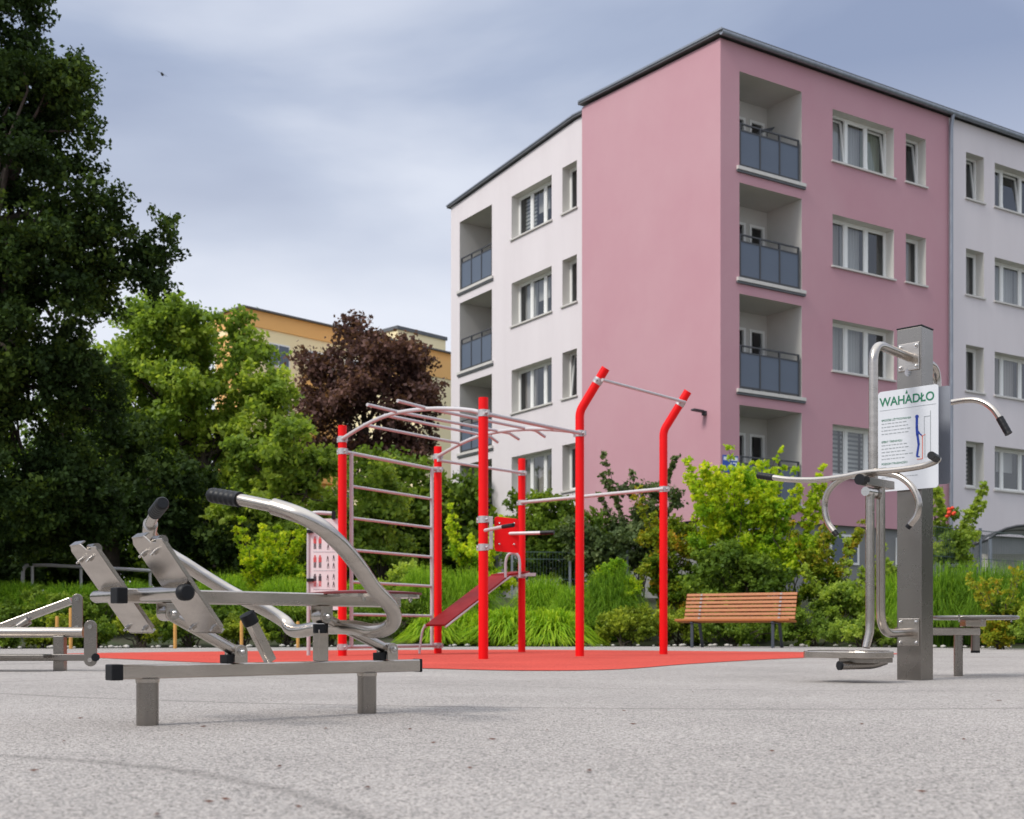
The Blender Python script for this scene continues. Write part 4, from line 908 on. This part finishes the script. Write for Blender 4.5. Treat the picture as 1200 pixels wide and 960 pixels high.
b = MB(); fbox(b, Y3F, -.05, 9.05, z3 - 1, z3, -.05, 6.05); b.build('cornice_band', 'orange_band', Y3)

# ------------------------------------------------------------------ garden bits
def fence(p0, p1, h, label, nposts, group='mesh fences behind the planting'):
    p0, p1 = Vector(p0), Vector(p1); o = thing('mesh_fence', tuple(p0), label, 'fence', None); d = p1 - p0; n = int(d.length / .07); w = MB()
    for k in range(n + 1): p_ = p0 + d * (k / n); w.add([p_ + V(-.003, 0, .05), p_ + V(.003, 0, .05), p_ + V(.003, 0, h), p_ + V(-.003, 0, h)], [(0, 1, 2, 3)])
    for z in (.06, .45, .9, h - .02): w.bar(p0 + UP * z, p1 + UP * z, .012, .016)
    w.build('wire_mesh', 'fence_green', o)
    for k in range(nposts): p_ = p0 + d * (k / (nposts - 1)); MB().bar(p_, p_ + UP * (h + .04), .05, .05, (1, 0, 0)).build('fence_post', 'zinc', o)
x0, x1 = gx(600, 27.5), gx(735, 27.8)
fence((x0, 27.5, 1.0), (x1, 27.8, 1.0), 1.08, 'dark wire mesh fence behind the grasses between the red posts', 3)
fence((gx(1075, 26), 26, 1.0), (gx(1215, 29), 29, 1.0), 1.55, 'green wire mesh fence behind the tall grass at the right edge', 3)
# bicycle shelter with a curved roof
sh0 = pt(1178, 655, 30); SH = thing('bicycle_shelter', (sh0.x, sh0.y, 1.05), 'small shelter with a curved translucent roof beyond the fence at right', 'shelter')
sb = V(gx(1160, 29.5), 29.5, 0); ob = []
W3, D3 = 1.9, 2.2
for k in range(9):
    t_ = math.pi * (.14 + .72 * k / 8); ob.append((W3 / 2 - W3 / 2 * math.cos(t_) / math.cos(math.pi * .14), .55 * (math.sin(t_) - math.sin(math.pi * .14))))
zb3 = CH + (HY - 632) * 29.5 / F; fs = [sb + V(a, 0, zb3 + z) for a, z in ob]
cv = MB(); n = len(fs); cv.add([p for p in fs] + [p + V(.4, D3, 0) for p in fs], [(i, i + 1, n + i + 1, n + i) for i in range(n - 1)], True); cvo = cv.build('canopy', 'canopy', SH)
rbm = MB()
for t_ in (0, .5, 1): rbm.tube([p + V(.4, D3, 0) * t_ + UP * .02 for p in fs], .035, 8)
rbm.tube([fs[-1], fs[-1] + V(.4, D3, 0)], .035, 8); rbm.tube([fs[0], fs[0] + V(.4, D3, 0)], .035, 8); rbm.build('canopy_ribs', 'rail_metal', cvo)
for i, p in enumerate((fs[0], fs[-1], fs[0] + V(.4, D3, 0), fs[-1] + V(.4, D3, 0))): MB().bar(V(p.x + (.03 if i % 2 == 0 else -.03), p.y, .9), p, .07, .07, (1, 0, 0)).build('post', 'zinc', SH)
MB().box(sb + V(W3 / 2 + .3, D3 * .6, 1.6), V(W3 / 2, 0, 0), V(0, .04, 0), V(0, 0, .62)).build('side_panel', 'loggia', SH)
# galvanised handrail at left
hz_ = 25.0; HR_ = thing('handrail', (gx(60, hz_), hz_, terr(gx(60, hz_), hz_)), 'galvanised tubular handrail above the grasses at left', 'handrail')
a = [V(gx(26, hz_), hz_, .6), pt(27, 668, hz_), pt(31, 662.5, hz_), pt(60, 662.5, hz_ - .1), pt(196, 670, hz_ - .3)]
MB().tube(fillet(a, .12), .035, 12).build('top_rail', 'galv', HR_)
for px2, y in ((38, 663), (95, 665), (176, 669)): MB().tube([V(gx(px2, hz_ - .1), hz_ - .1, .5), pt(px2, y, hz_ - .1)], .028, 10).build('post', 'galv', HR_)
# wooden stakes
for i, (px2, yt, z) in enumerate(((76, 712, 18.9), (200, 728, 19.3), (279, 727, 19.8), (346, 728, 20.3), (395, 715, 20.8), (60, 722, 19.6))):
    p_ = V(gx(px2, z), z + .25, 0); h = CH + (HY - yt) * z / F
    one(MB().tube([p_ - UP * .02, p_ + UP * (h - .02), p_ + UP * h], [.027, .027, .020], 10), 'wooden_stake', 'stake',
        ['thick orange stake just behind the leg trainer link', 'orange stake between the rowing machine footplates', 'orange stake left of the rubber buffer', 'orange stake right of the rubber buffer', 'orange stake beside the leftmost red post', 'short orange stake set back at far left'][i], 'stake', (p_.x, p_.y, 0), 'wooden stakes in the planting bed')
# fallen leaves
rr_ = random.Random(5)
for px2, py2 in ((238, 853), (382, 855), (327, 900), (245, 942), (265, 939), (551, 902), (508, 872), (94, 843), (731, 834), (1171, 822), (641, 857), (213, 863), (480, 856), (742, 850), (1163, 818), (577, 868), (184, 957), (40, 905), (430, 925), (690, 905), (905, 882), (1010, 850), (812, 812), (318, 822), (1080, 930), (860, 945), (75, 870), (620, 800), (935, 818), (350, 948), (1130, 868)):
    Zp = CH * F / (py2 - HY); p_ = V(gx(px2, Zp), Zp, .002); a = rr_.uniform(0, 6.3); l = rr_.uniform(.006, .012) * (1 if px2 != 1171 else 1.5); w = l * .5
    c, s_ = math.cos(a), math.sin(a); vs = [p_ + V(c * l, s_ * l, .002), p_ + V(-s_ * w, c * w, .0005), p_ + V(-c * l, -s_ * l, .003), p_ + V(s_ * w, -c * w, .0005), p_ + UP * .004]
    one(MB().add(vs, [(0, 1, 4), (1, 2, 4), (2, 3, 4), (3, 0, 4)]), 'dry_leaf', 'dry_leaf', 'tiny brown dry leaf lying on the grey rubber ground', 'leaf', tuple(p_), 'dry leaves on the ground')
# bird
bp3 = pt(190, 87, 60); bm = MB().ball(bp3, .11, 8, (.6, 1.6, .6))
bm.add([bp3 + V(-.03, .08, .02), bp3 + V(-.03, -.06, .02), bp3 + V(-.30, -.02, .20)], [(0, 1, 2)]); bm.add([bp3 + V(.03, .08, .02), bp3 + V(.03, -.06, .02), bp3 + V(.28, -.02, -.14)], [(0, 1, 2)])
one(bm, 'bird', 'bird', 'tiny dark bird flying high in the cloudy sky at left', 'bird', tuple(bp3))

# ------------------------------------------------------------------ plants
def npmesh(name, verts, quads, m_, tint, parent, org):
    me = bpy.data.meshes.new(name); nv, nf = len(verts), len(quads)
    me.vertices.add(nv); me.vertices.foreach_set('co', (verts - np.array(org)).astype(np.float32).ravel())
    me.loops.add(nf * 4); me.loops.foreach_set('vertex_index', quads.astype(np.int32).ravel())
    me.polygons.add(nf); me.polygons.foreach_set('loop_start', np.arange(0, nf * 4, 4, dtype=np.int32)); me.update(calc_edges=True)
    at = me.attributes.new('tint', 'FLOAT', 'FACE'); at.data.foreach_set('value', np.clip(tint, 0, 1).astype(np.float32))
    me.materials.append(G[m_]); o = bpy.data.objects.new(name, me); COL.objects.link(o); o.parent = parent; return o
def leaves(cs, n, spread, size, m_, parent, org, name='foliage', flat=.75, ctint=None, droop=0, wt=None):
    """n leaves scattered in little sprays round each clump centre"""
    cs = np.array(cs); k = len(cs); idx = RNG.integers(0, k, n) if wt is None else RNG.choice(k, n, p=np.array(wt) / np.sum(wt))
    sprd = spread if np.isscalar(spread) else np.array(spread)[idx][:, None]
    # each clump is made of twigs: leaves hang on short random lines
    tw = 14; td = RNG.normal(size=(k, tw, 3)); td /= np.linalg.norm(td, axis=2, keepdims=True); td[:, :, 2] *= flat; ti = RNG.integers(0, tw, n)
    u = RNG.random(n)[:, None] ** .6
    P = cs[idx] + td[idx, ti] * u * sprd * 1.25 + RNG.normal(size=(n, 3)) * sprd * .16
    P[:, 2] -= droop * (u[:, 0] ** 2)
    d = RNG.normal(size=(n, 3)); d[:, 2] -= .35; d /= np.linalg.norm(d, axis=1, keepdims=True)
    nn_ = RNG.normal(size=(n, 3)) * .8; nn_[:, 2] += .9; s_ = np.cross(d, nn_); s_ /= np.linalg.norm(s_, axis=1, keepdims=True) + 1e-9
    L_ = size * RNG.uniform(.6, 1.25, n)[:, None]; W2 = L_ * RNG.uniform(.28, .42, n)[:, None]
    up = np.cross(s_, d)
    v = np.stack([P - d * L_ * .5, P + s_ * W2 - up * L_ * .06, P + d * L_ * .5 - up * L_ * .12, P - s_ * W2 - up * L_ * .06], 1).reshape(-1, 3)
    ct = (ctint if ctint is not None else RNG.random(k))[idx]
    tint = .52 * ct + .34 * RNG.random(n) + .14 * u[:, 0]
    return npmesh(name, v, np.arange(n * 4).reshape(-1, 4), m_, tint, parent, org)
def sample_clumps(blobs, per, shell=.72):
    cs = []
    for c, r in blobs:
        vol = (r[0] * r[1] * r[2]) ** (1 / 3)
        for _ in range(max(2, int(per * vol ** 2))):
            d = np.array([random.gauss(0, 1) for _ in range(3)]); d /= np.linalg.norm(d); rad = random.uniform(shell, 1.0) if random.random() < .75 else random.uniform(.25, shell)
            cs.append(np.array(c) + d * np.array(r) * rad)
    return cs
def limb(mb, a, b, r0, r1, n=7, wob=.12):
    a, b = Vector(a), Vector(b); L_ = (b - a).length; P = []
    for i in range(n + 1):
        t_ = i / n; p = a.lerp(b, t_) + UP * (math.sin(t_ * math.pi) * L_ * .06)
        if 0 < i < n: p += V(random.uniform(-1, 1), random.uniform(-1, 1), random.uniform(-1, 1)) * L_ * wob * .35
        P.append(p)
    mb.tube(P, [r0 + (r1 - r0) * (i / n) ** .8 for i in range(n + 1)], 8)
def tree(name, base, trunk_h, tr, blobs, n, size, m_, label, per=9, spread=.55, shell=.7, group=None, lean=(0, 0), limbs=26, nm='tree'):
    o = thing(name, tuple(base), label, nm, group); cs = sample_clumps(blobs, per, shell); base = Vector(base)
    tb = MB(); fork = base + V(lean[0], lean[1], trunk_h); topc = max(blobs, key=lambda b_: b_[0][2])[0]
    tb.tube([base - UP * .1, base + UP * .15, base.lerp(fork, .5), fork, fork.lerp(Vector(topc), .55), Vector(topc)], [tr * 1.35, tr * 1.05, tr * .9, tr * .75, tr * .4, tr * .12], 12)
    tb.build('trunk', 'bark', o); lb_ = MB()
    for c in random.sample(cs, min(limbs, len(cs))):
        st_ = fork.lerp(Vector(topc), random.uniform(0, .6)); limb(lb_, st_, c, tr * random.uniform(.22, .4), .012)
    lb_.build('limbs', 'bark', o)
    zs = np.array([c[2] for c in cs]); ct = RNG.random(len(cs))
    leaves(cs, n, spread, size, m_, o, base, 'crown', ctint=ct); return o
def B(px, py, hw, hh, Z, dz=1.0): c = pt(px, py, Z); return ((c.x, c.y, c.z), (hw * Z / F, hw * Z / F * dz, hh * Z / F))
# big dark tree, left edge
Zt = 24
tree('dark_maple_tree', (gx(-30, Zt), Zt, .4), 3.2, .38,
     [B(-60, 20, 120, 110, Zt), B(20, 90, 75, 90, Zt), B(60, 120, 50, 60, Zt - .5), B(-20, 230, 130, 110, Zt), B(95, 250, 48, 60, Zt - .5), B(60, 330, 75, 80, Zt - .5), B(-40, 400, 150, 110, Zt), B(105, 320, 42, 45, Zt),
      B(60, 470, 80, 80, Zt), B(170, 300, 26, 34, Zt), B(185, 275, 22, 22, Zt), B(176, 330, 14, 18, Zt), B(-30, 560, 150, 90, Zt), B(70, 590, 70, 60, Zt)],
     170000, .105, 'leaf_dark', 'huge dark green tree filling the left edge of the photo', per=15, spread=.40, limbs=60)
# bright green tree
Zg = 35
tree('green_ash_tree', (gx(245, Zg), Zg, .8), 2.6, .22,
     [B(222, 386, 40, 34, Zg), B(175, 400, 45, 45, Zg), B(150, 470, 55, 60, Zg), B(250, 412, 46, 46, Zg), B(150, 425, 40, 45, Zg), B(215, 480, 60, 60, Zg), B(300, 440, 34, 36, Zg), B(322, 475, 32, 30, Zg), B(290, 520, 55, 50, Zg), B(190, 560, 80, 60, Zg)],
     60000, .16, 'leaf_green', 'light green tree left of centre in front of the yellow block', per=9, spread=.52)
Zg2 = 31
tree('green_ash_tree', (gx(335, Zg2), Zg2, .9), 1.8, .14, [B(335, 530, 50, 38, Zg2), B(365, 570, 36, 40, Zg2), B(290, 570, 50, 45, Zg2), B(330, 615, 60, 40, Zg2)],
     22000, .15, 'leaf_green', 'smaller rounded light green tree beside the leftmost red post', per=10, spread=.4)
Zp = 46
tree('purple_leaved_tree', (gx(440, Zp), Zp, .8), 3, .2, [B(430, 430, 62, 42, Zp), B(462, 420, 45, 30, Zp), B(390, 450, 44, 38, Zp), B(372, 440, 20, 18, Zp), B(490, 455, 35, 32, Zp), B(440, 480, 75, 45, Zp), B(420, 400, 24, 18, Zp), B(470, 520, 60, 45, Zp), B(390, 510, 40, 50, Zp)],
     30000, .18, 'leaf_purple', 'dark purple leaved tree in front of the yellow block', per=6, spread=.62, shell=.6)
# darker green trees behind the ladder and along the left background
def bush(name, px, hw, yt, Z, m_, n, size, label, yb=None, per=26, spread=.24, cat='shrub', extra=(), group=None, shell=.62, shoots=0):
    x = gx(px, Z); gz = terr(x, Z); zt_ = CH + (HY - yt) * Z / F; R_ = hw * Z / F; o = thing(name, (x, Z, gz), label, cat, group); H = (zt_ - gz)
    bl = []
    nb = 6
    for k in range(nb):
        f = (k + .5) / nb; bl.append(((x + R_ * (2 * f - 1) * .72, Z + random.uniform(-.25, .25) * R_, gz + H * random.uniform(.40, .56)), (R_ * .42, R_ * .42, H * random.uniform(.36, .44))))
    bl.append(((x, Z, gz + H * .60), (R_ * .6, R_ * .6, H * .38)))
    bl += [B(*e_) for e_ in extra]
    cs = sample_clumps(bl, per, shell); st = MB()
    for c in random.sample(cs, min(14, len(cs))): limb(st, (x + random.uniform(-.2, .2) * R_, Z, gz - .03), c, .018, .005)
    ends = []
    for k in range(shoots):
        a = random.uniform(0, 6.28); b0 = V(x + R_ * .7 * math.cos(a), Z + R_ * .5 * math.sin(a), gz + H * random.uniform(.6, .85)); e_ = b0 + V(.28 * math.cos(a), .2 * math.sin(a), random.uniform(.25, .65) * min(H, 1.3)); limb(st, b0, e_, .01, .003); 
        for q_ in range(5): ends.append(tuple(b0.lerp(e_, q_ / 4)))
    st.build('stems', 'bark', o)
    ct = RNG.random(len(cs) + len(ends)); ct[len(cs):] = RNG.uniform(.6, 1, len(ends)); k_ = np.array([spread] * len(cs) + [.08] * len(ends))
    leaves(cs + ends, n, k_, size, m_, o, (x, Z, gz), 'foliage', ctint=ct, wt=[1.0] * len(cs) + [.16] * len(ends))
    return o
tree('dark_background_tree', (gx(450, 40), 40, 1), 2, .2, [B(450, 590, 80, 60, 40), B(520, 600, 50, 50, 40), B(430, 640, 90, 50, 40), B(540, 650, 60, 40, 40)], 26000, .2, 'leaf_mid', 'dull green tree behind the wall bars', per=8, spread=.6)
tree('dark_background_tree', (gx(130, 32), 32, 1), 2, .25, [B(60, 620, 110, 60, 32), B(190, 600, 80, 60, 32), B(120, 540, 70, 60, 32), B(280, 640, 70, 40, 32), B(0, 660, 120, 40, 32)], 40000, .16, 'leaf_dark', 'dark green tree behind the handrail at left', per=10, spread=.5)
tree('dark_background_tree', (gx(200, 40), 40, 1), 2, .25, [B(150, 560, 90, 70, 42), B(250, 590, 90, 60, 42), B(350, 640, 90, 50, 42), B(60, 560, 90, 100, 42)], 26000, .2, 'leaf_mid', 'shaded mid green tree between the dark tree and the light green tree', per=8, spread=.6)
wd = []
for k in range(46): wd.append(((-34 + k * .85, 47 + random.uniform(-1.5, 1.5), 1.1 + random.uniform(.8, 2.2)), (1.3, 1.3, random.uniform(1.0, 1.9))))
wo = MB(); wc = sample_clumps(wd, 7, .6)
w_ = leaves(wc, 62000, .75, .28, 'leaf_mid', None, (0, 0, 0), 'distant_wood'); tag(w_, 'dark mass of undergrowth below the trees far behind', 'undergrowth', kind='stuff')
wd = []  # out-of-view leaf ring, added to give the steel darker reflections
for k in range(70):
    a = math.radians(48 + (312 - 48) * k / 69); Rr = random.uniform(21, 26); wd.append(((math.sin(a) * Rr, 3 + math.cos(a) * Rr, random.uniform(1.0, 3.2)), (2.6, 2.6, random.uniform(1.4, 2.4))))
wc = sample_clumps(wd, 1.6, .6)
w_ = leaves(wc, 30000, 1.3, .5, 'leaf_dark', None, (0, 0, 0), 'reflection_wood'); tag(w_, 'unseen dark trees added beside and behind the viewer to darken metal reflections', 'added foliage', kind='stuff')
bush('garden_shrub', 440, 48, 520, 29.5, 'leaf_green', 13000, .12, 'light green bush seen through the top of the wall bars', spread=.33, per=14)
bush('garden_shrub', 640, 64, 574, 28.8, 'leaf_mid', 22000, .10, 'dense dark green bush below the ground floor windows of the white wall', spread=.28, per=18)
bush('garden_shrub', 748, 46, 545, 28.6, 'leaf_olive', 12000, .10, 'tall loose grey green bush against the pink wall', spread=.26, per=16, shoots=10)
bush('garden_shrub', 700, 40, 590, 27.6, 'leaf_olive', 10000, .10, 'grey green bush behind the nearer bent red post', spread=.26, per=18)
bush('garden_shrub', 790, 44, 588, 25.2, 'leaf_amber', 15000, .075, 'amber tipped bush left of the tallest yellow green bush', spread=.2, shoots=8)
bush('garden_shrub', 860, 56, 536, 24.8, 'leaf_lime', 26000, .085, 'tall yellow green bush whose shoots reach the house number plate', spread=.21, shoots=40)
bush('garden_shrub', 920, 42, 560, 24.6, 'leaf_lime', 16000, .08, 'yellow green bush below the lowest pink balcony', spread=.2, shoots=14)
bush('garden_shrub', 722, 34, 640, 24.2, 'leaf_lime', 8500, .075, 'small yellow green bush between the two bent red posts', spread=.19)
bush('garden_shrub', 868, 70, 628, 23.9, 'leaf_mid', 20000, .085, 'dark leafy bush directly behind the bench', spread=.21)
bush('garden_shrub', 968, 36, 622, 24.2, 'leaf_amber', 10000, .07, 'reddish brown bush left of the pendulum arm', spread=.19, shoots=12)
bush('garden_shrub', 992, 46, 668, 23.0, 'leaf_green', 12000, .07, 'fresh green bush behind the pendulum footplate', spread=.18, shoots=6)
bush('garden_shrub', 1040, 40, 655, 23.8, 'leaf_mid', 9000, .08, 'green bush behind the tall steel post', spread=.2)
bush('garden_shrub', 735, 48, 706, 22.9, 'leaf_box', 11000, .05, 'low rounded olive bush left of the bench', spread=.13, per=50)
bush('garden_shrub', 800, 50, 700, 23.4, 'leaf_box', 9000, .055, 'low olive bush behind the left end of the bench', spread=.14, per=46)
bush('garden_shrub', 872, 66, 716, 22.9, 'leaf_mid', 9000, .055, 'low dark green planting under the bench', spread=.14, per=40)
bush('garden_shrub', 950, 50, 712, 22.4, 'leaf_mid', 8000, .055, 'low dark green planting right of the bench', spread=.14, per=40)
bush('garden_shrub', 1015, 50, 715, 21.4, 'leaf_green', 8000, .055, 'low green planting between the pendulum footplate and the post', spread=.14, per=40)
bush('garden_shrub', 1172, 24, 692, 18.6, 'leaf_amber', 7000, .05, 'yellow and orange tipped shrub near the right edge', spread=.13, per=60, shoots=6)
bush('garden_shrub', 1215, 26, 690, 18.2, 'leaf_green', 6000, .05, 'green shrub cut off by the right edge', spread=.13, per=50)
rs = bush('rose_bush', 1118, 30, 580, 27.2, 'leaf_green', 5200, .10, 'thin rose bush with a red bloom beside the tall post', spread=.22, per=9, shoots=9, cat='rose bush')
fm = MB(); fcn = pt(1114, 600, 26.35)
for k in range(9): fm.ball(fcn + V(random.uniform(-.07, .07), random.uniform(-.05, .05), random.uniform(-.11, .09)), .048, 6, (1, 1, .8))
fm.build('flower', 'flower', rs)
bush('garden_shrub', 312, 46, 628, 25.2, 'leaf_lime', 13000, .08, 'yellow green bush left of the exercise board', spread=.21, shoots=12)
bush('garden_shrub', 560, 34, 622, 26.0, 'leaf_lime', 9000, .085, 'yellow green bush behind the foremost red post', spread=.21, shoots=10)
bush('garden_shrub', 470, 34, 640, 25.6, 'leaf_green', 7000, .085, 'green bush behind the lower wall bars', spread=.21)
lowl = ['low mixed planting at the extreme left edge', 'low planting behind the leg trainer link plates', 'low planting between the two machines at left', 'low planting below the left footplate', 'low planting below the right footplate', 'low planting behind the stop post', 'low planting left of the exercise board', 'low planting behind the exercise board']
for i, px2 in enumerate((5, 58, 110, 165, 222, 282, 335, 385)):
    z = edge(gx(px2, 19.5)) + .75
    bush('garden_shrub', px2, 34, 712 + 5 * (i % 3), z, 'leaf_box' if i % 2 else 'leaf_mid', 5500, .05, lowl[i], spread=.13, per=40)
lowl = ['brownish hedge section at the extreme left', 'brownish hedge section behind the left footplate', 'brownish hedge section behind the seat beam', 'dark hedge section behind the stop post', 'dark hedge section behind the rowing seat', 'dark hedge section behind the wall bars']
for i, px2 in enumerate((20, 110, 200, 290, 380, 465)):
    z = edge(gx(px2, 19.5)) + 2.2
    bush('garden_hedge', px2, 58, 690, z, 'leaf_mid', 7000, .06, lowl[i], spread=.16, per=26, cat='hedge')
def grass(px, hw, yt, Z, n, m_, label, arch_=.55, wid=.008, yb=None, upright=.5, group='clumps of ornamental grass'):
    x = gx(px, Z); gz = terr(x, Z); R_ = hw * Z / F; H = CH + (HY - yt) * Z / F - gz
    o = thing('ornamental_grass', (x, Z, gz), label, 'grass clump', group); sgm = 6
    a = RNG.uniform(0, 2 * np.pi, n); r0 = np.sqrt(RNG.random(n)) * R_ * .42; q_ = RNG.random(n) ** .8; Lh = H * (1.12 - .62 * q_ ** 1.6) * RNG.uniform(.78, 1.06, n); out = R_ * (.05 + .95 * q_) * arch_
    bx_ = x + r0 * np.cos(a) * 1.2; by_ = Z + r0 * np.sin(a); a2 = a + RNG.normal(size=n) * .45
    t_ = np.linspace(0, 1, sgm + 1)[None, :]
    hor_ = out[:, None] * (t_ ** 1.7); ver = Lh[:, None] * (1 - (1 - t_) ** 1.6) - (Lh * (1 - upright) * (.3 + .9 * q_))[:, None] * t_ ** 2.6
    cx = bx_[:, None] + hor_ * np.cos(a2)[:, None]; cy = by_[:, None] + hor_ * np.sin(a2)[:, None]; cz_ = gz - .02 + ver
    w_ = wid * (1 - t_ ** 2 * .92) * RNG.uniform(.7, 1.3, n)[:, None]; tw = a2 + np.pi / 2 + RNG.normal(size=n) * .6; dx = np.cos(tw)[:, None] * w_; dy = np.sin(tw)[:, None] * w_
    Lv = np.stack([cx - dx, cy - dy, cz_], 2); Rv = np.stack([cx + dx, cy + dy, cz_], 2); v = np.stack([Lv, Rv], 2).reshape(-1, 3)
    base = (np.arange(n) * (sgm + 1) * 2)[:, None]; k = np.arange(sgm)[None, :] * 2; i0 = base + k
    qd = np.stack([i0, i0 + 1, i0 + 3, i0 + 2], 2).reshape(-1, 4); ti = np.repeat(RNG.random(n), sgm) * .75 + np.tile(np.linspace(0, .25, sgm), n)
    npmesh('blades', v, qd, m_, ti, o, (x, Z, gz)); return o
gl2 = [(260, 42, 668, 24.2, 'blade_green', 'feathery grass left of the raised handle'), (335, 40, 664, 24.0, 'blade_green', 'feathery grass behind the curved handle'), (215, 40, 676, 23.6, 'blade_green', 'feathery grass right of the tilted footplates'),
       (20, 45, 672, 23.2, 'blade_dark', 'wide grass clump at the extreme left'), (85, 42, 672, 23.0, 'blade_dark', 'grass clump under the left end of the handrail'), (150, 40, 676, 23.2, 'blade_dark', 'grass clump under the middle of the handrail'),
       (415, 32, 668, 24.6, 'blade_green', 'grass clump behind the leftmost red post'), (500, 42, 655, 24.8, 'blade_green', 'grass clump behind the sloping board foot'), (545, 40, 652, 24.6, 'blade_green', 'grass clump behind the sloping board'),
       (635, 38, 662, 24.8, 'blade_green', 'bright grass clump right of the rear red post'), (716, 46, 652, 24.2, 'blade_dark', 'tall rounded grass clump between the bent posts'), (672, 34, 672, 24.0, 'blade_green', 'grass clump behind the nearer bent post'),
       (1100, 44, 646, 21.5, 'blade_dark', 'tall fine grass just right of the steel post'), (1150, 46, 644, 21.0, 'blade_dark', 'tall fine grass in front of the shelter'), (1205, 44, 648, 20.5, 'blade_dark', 'tall fine grass cut off by the right edge'), (1060, 36, 664, 22.5, 'blade_green', 'tall fine grass behind the steel post')]
for px2, hw, yt, Z, m_, lb2 in gl2: grass(px2, hw * random.uniform(.9, 1.15), yt + random.uniform(-3, 7), Z + random.uniform(-.3, .3), 3800, m_, lb2, 1.15, .0065, upright=.45)
for px2, hw, yt, Z, lb2 in ((598, 44, 706, 23.1, 'lime arching grass mound left of the rear red post'), (645, 40, 708, 23.0, 'lime arching grass mound left of the nearer bent post'), (548, 36, 712, 23.3, 'lime arching grass mound behind the foremost post'), (510, 30, 716, 23.4, 'lime arching grass mound under the sloping board')):
    grass(px2, hw * 1.15, yt - 4, Z - .1 + .3 * (int(px2) % 3), 1700, 'blade_lime', lb2, 1.25, .02, upright=.18)
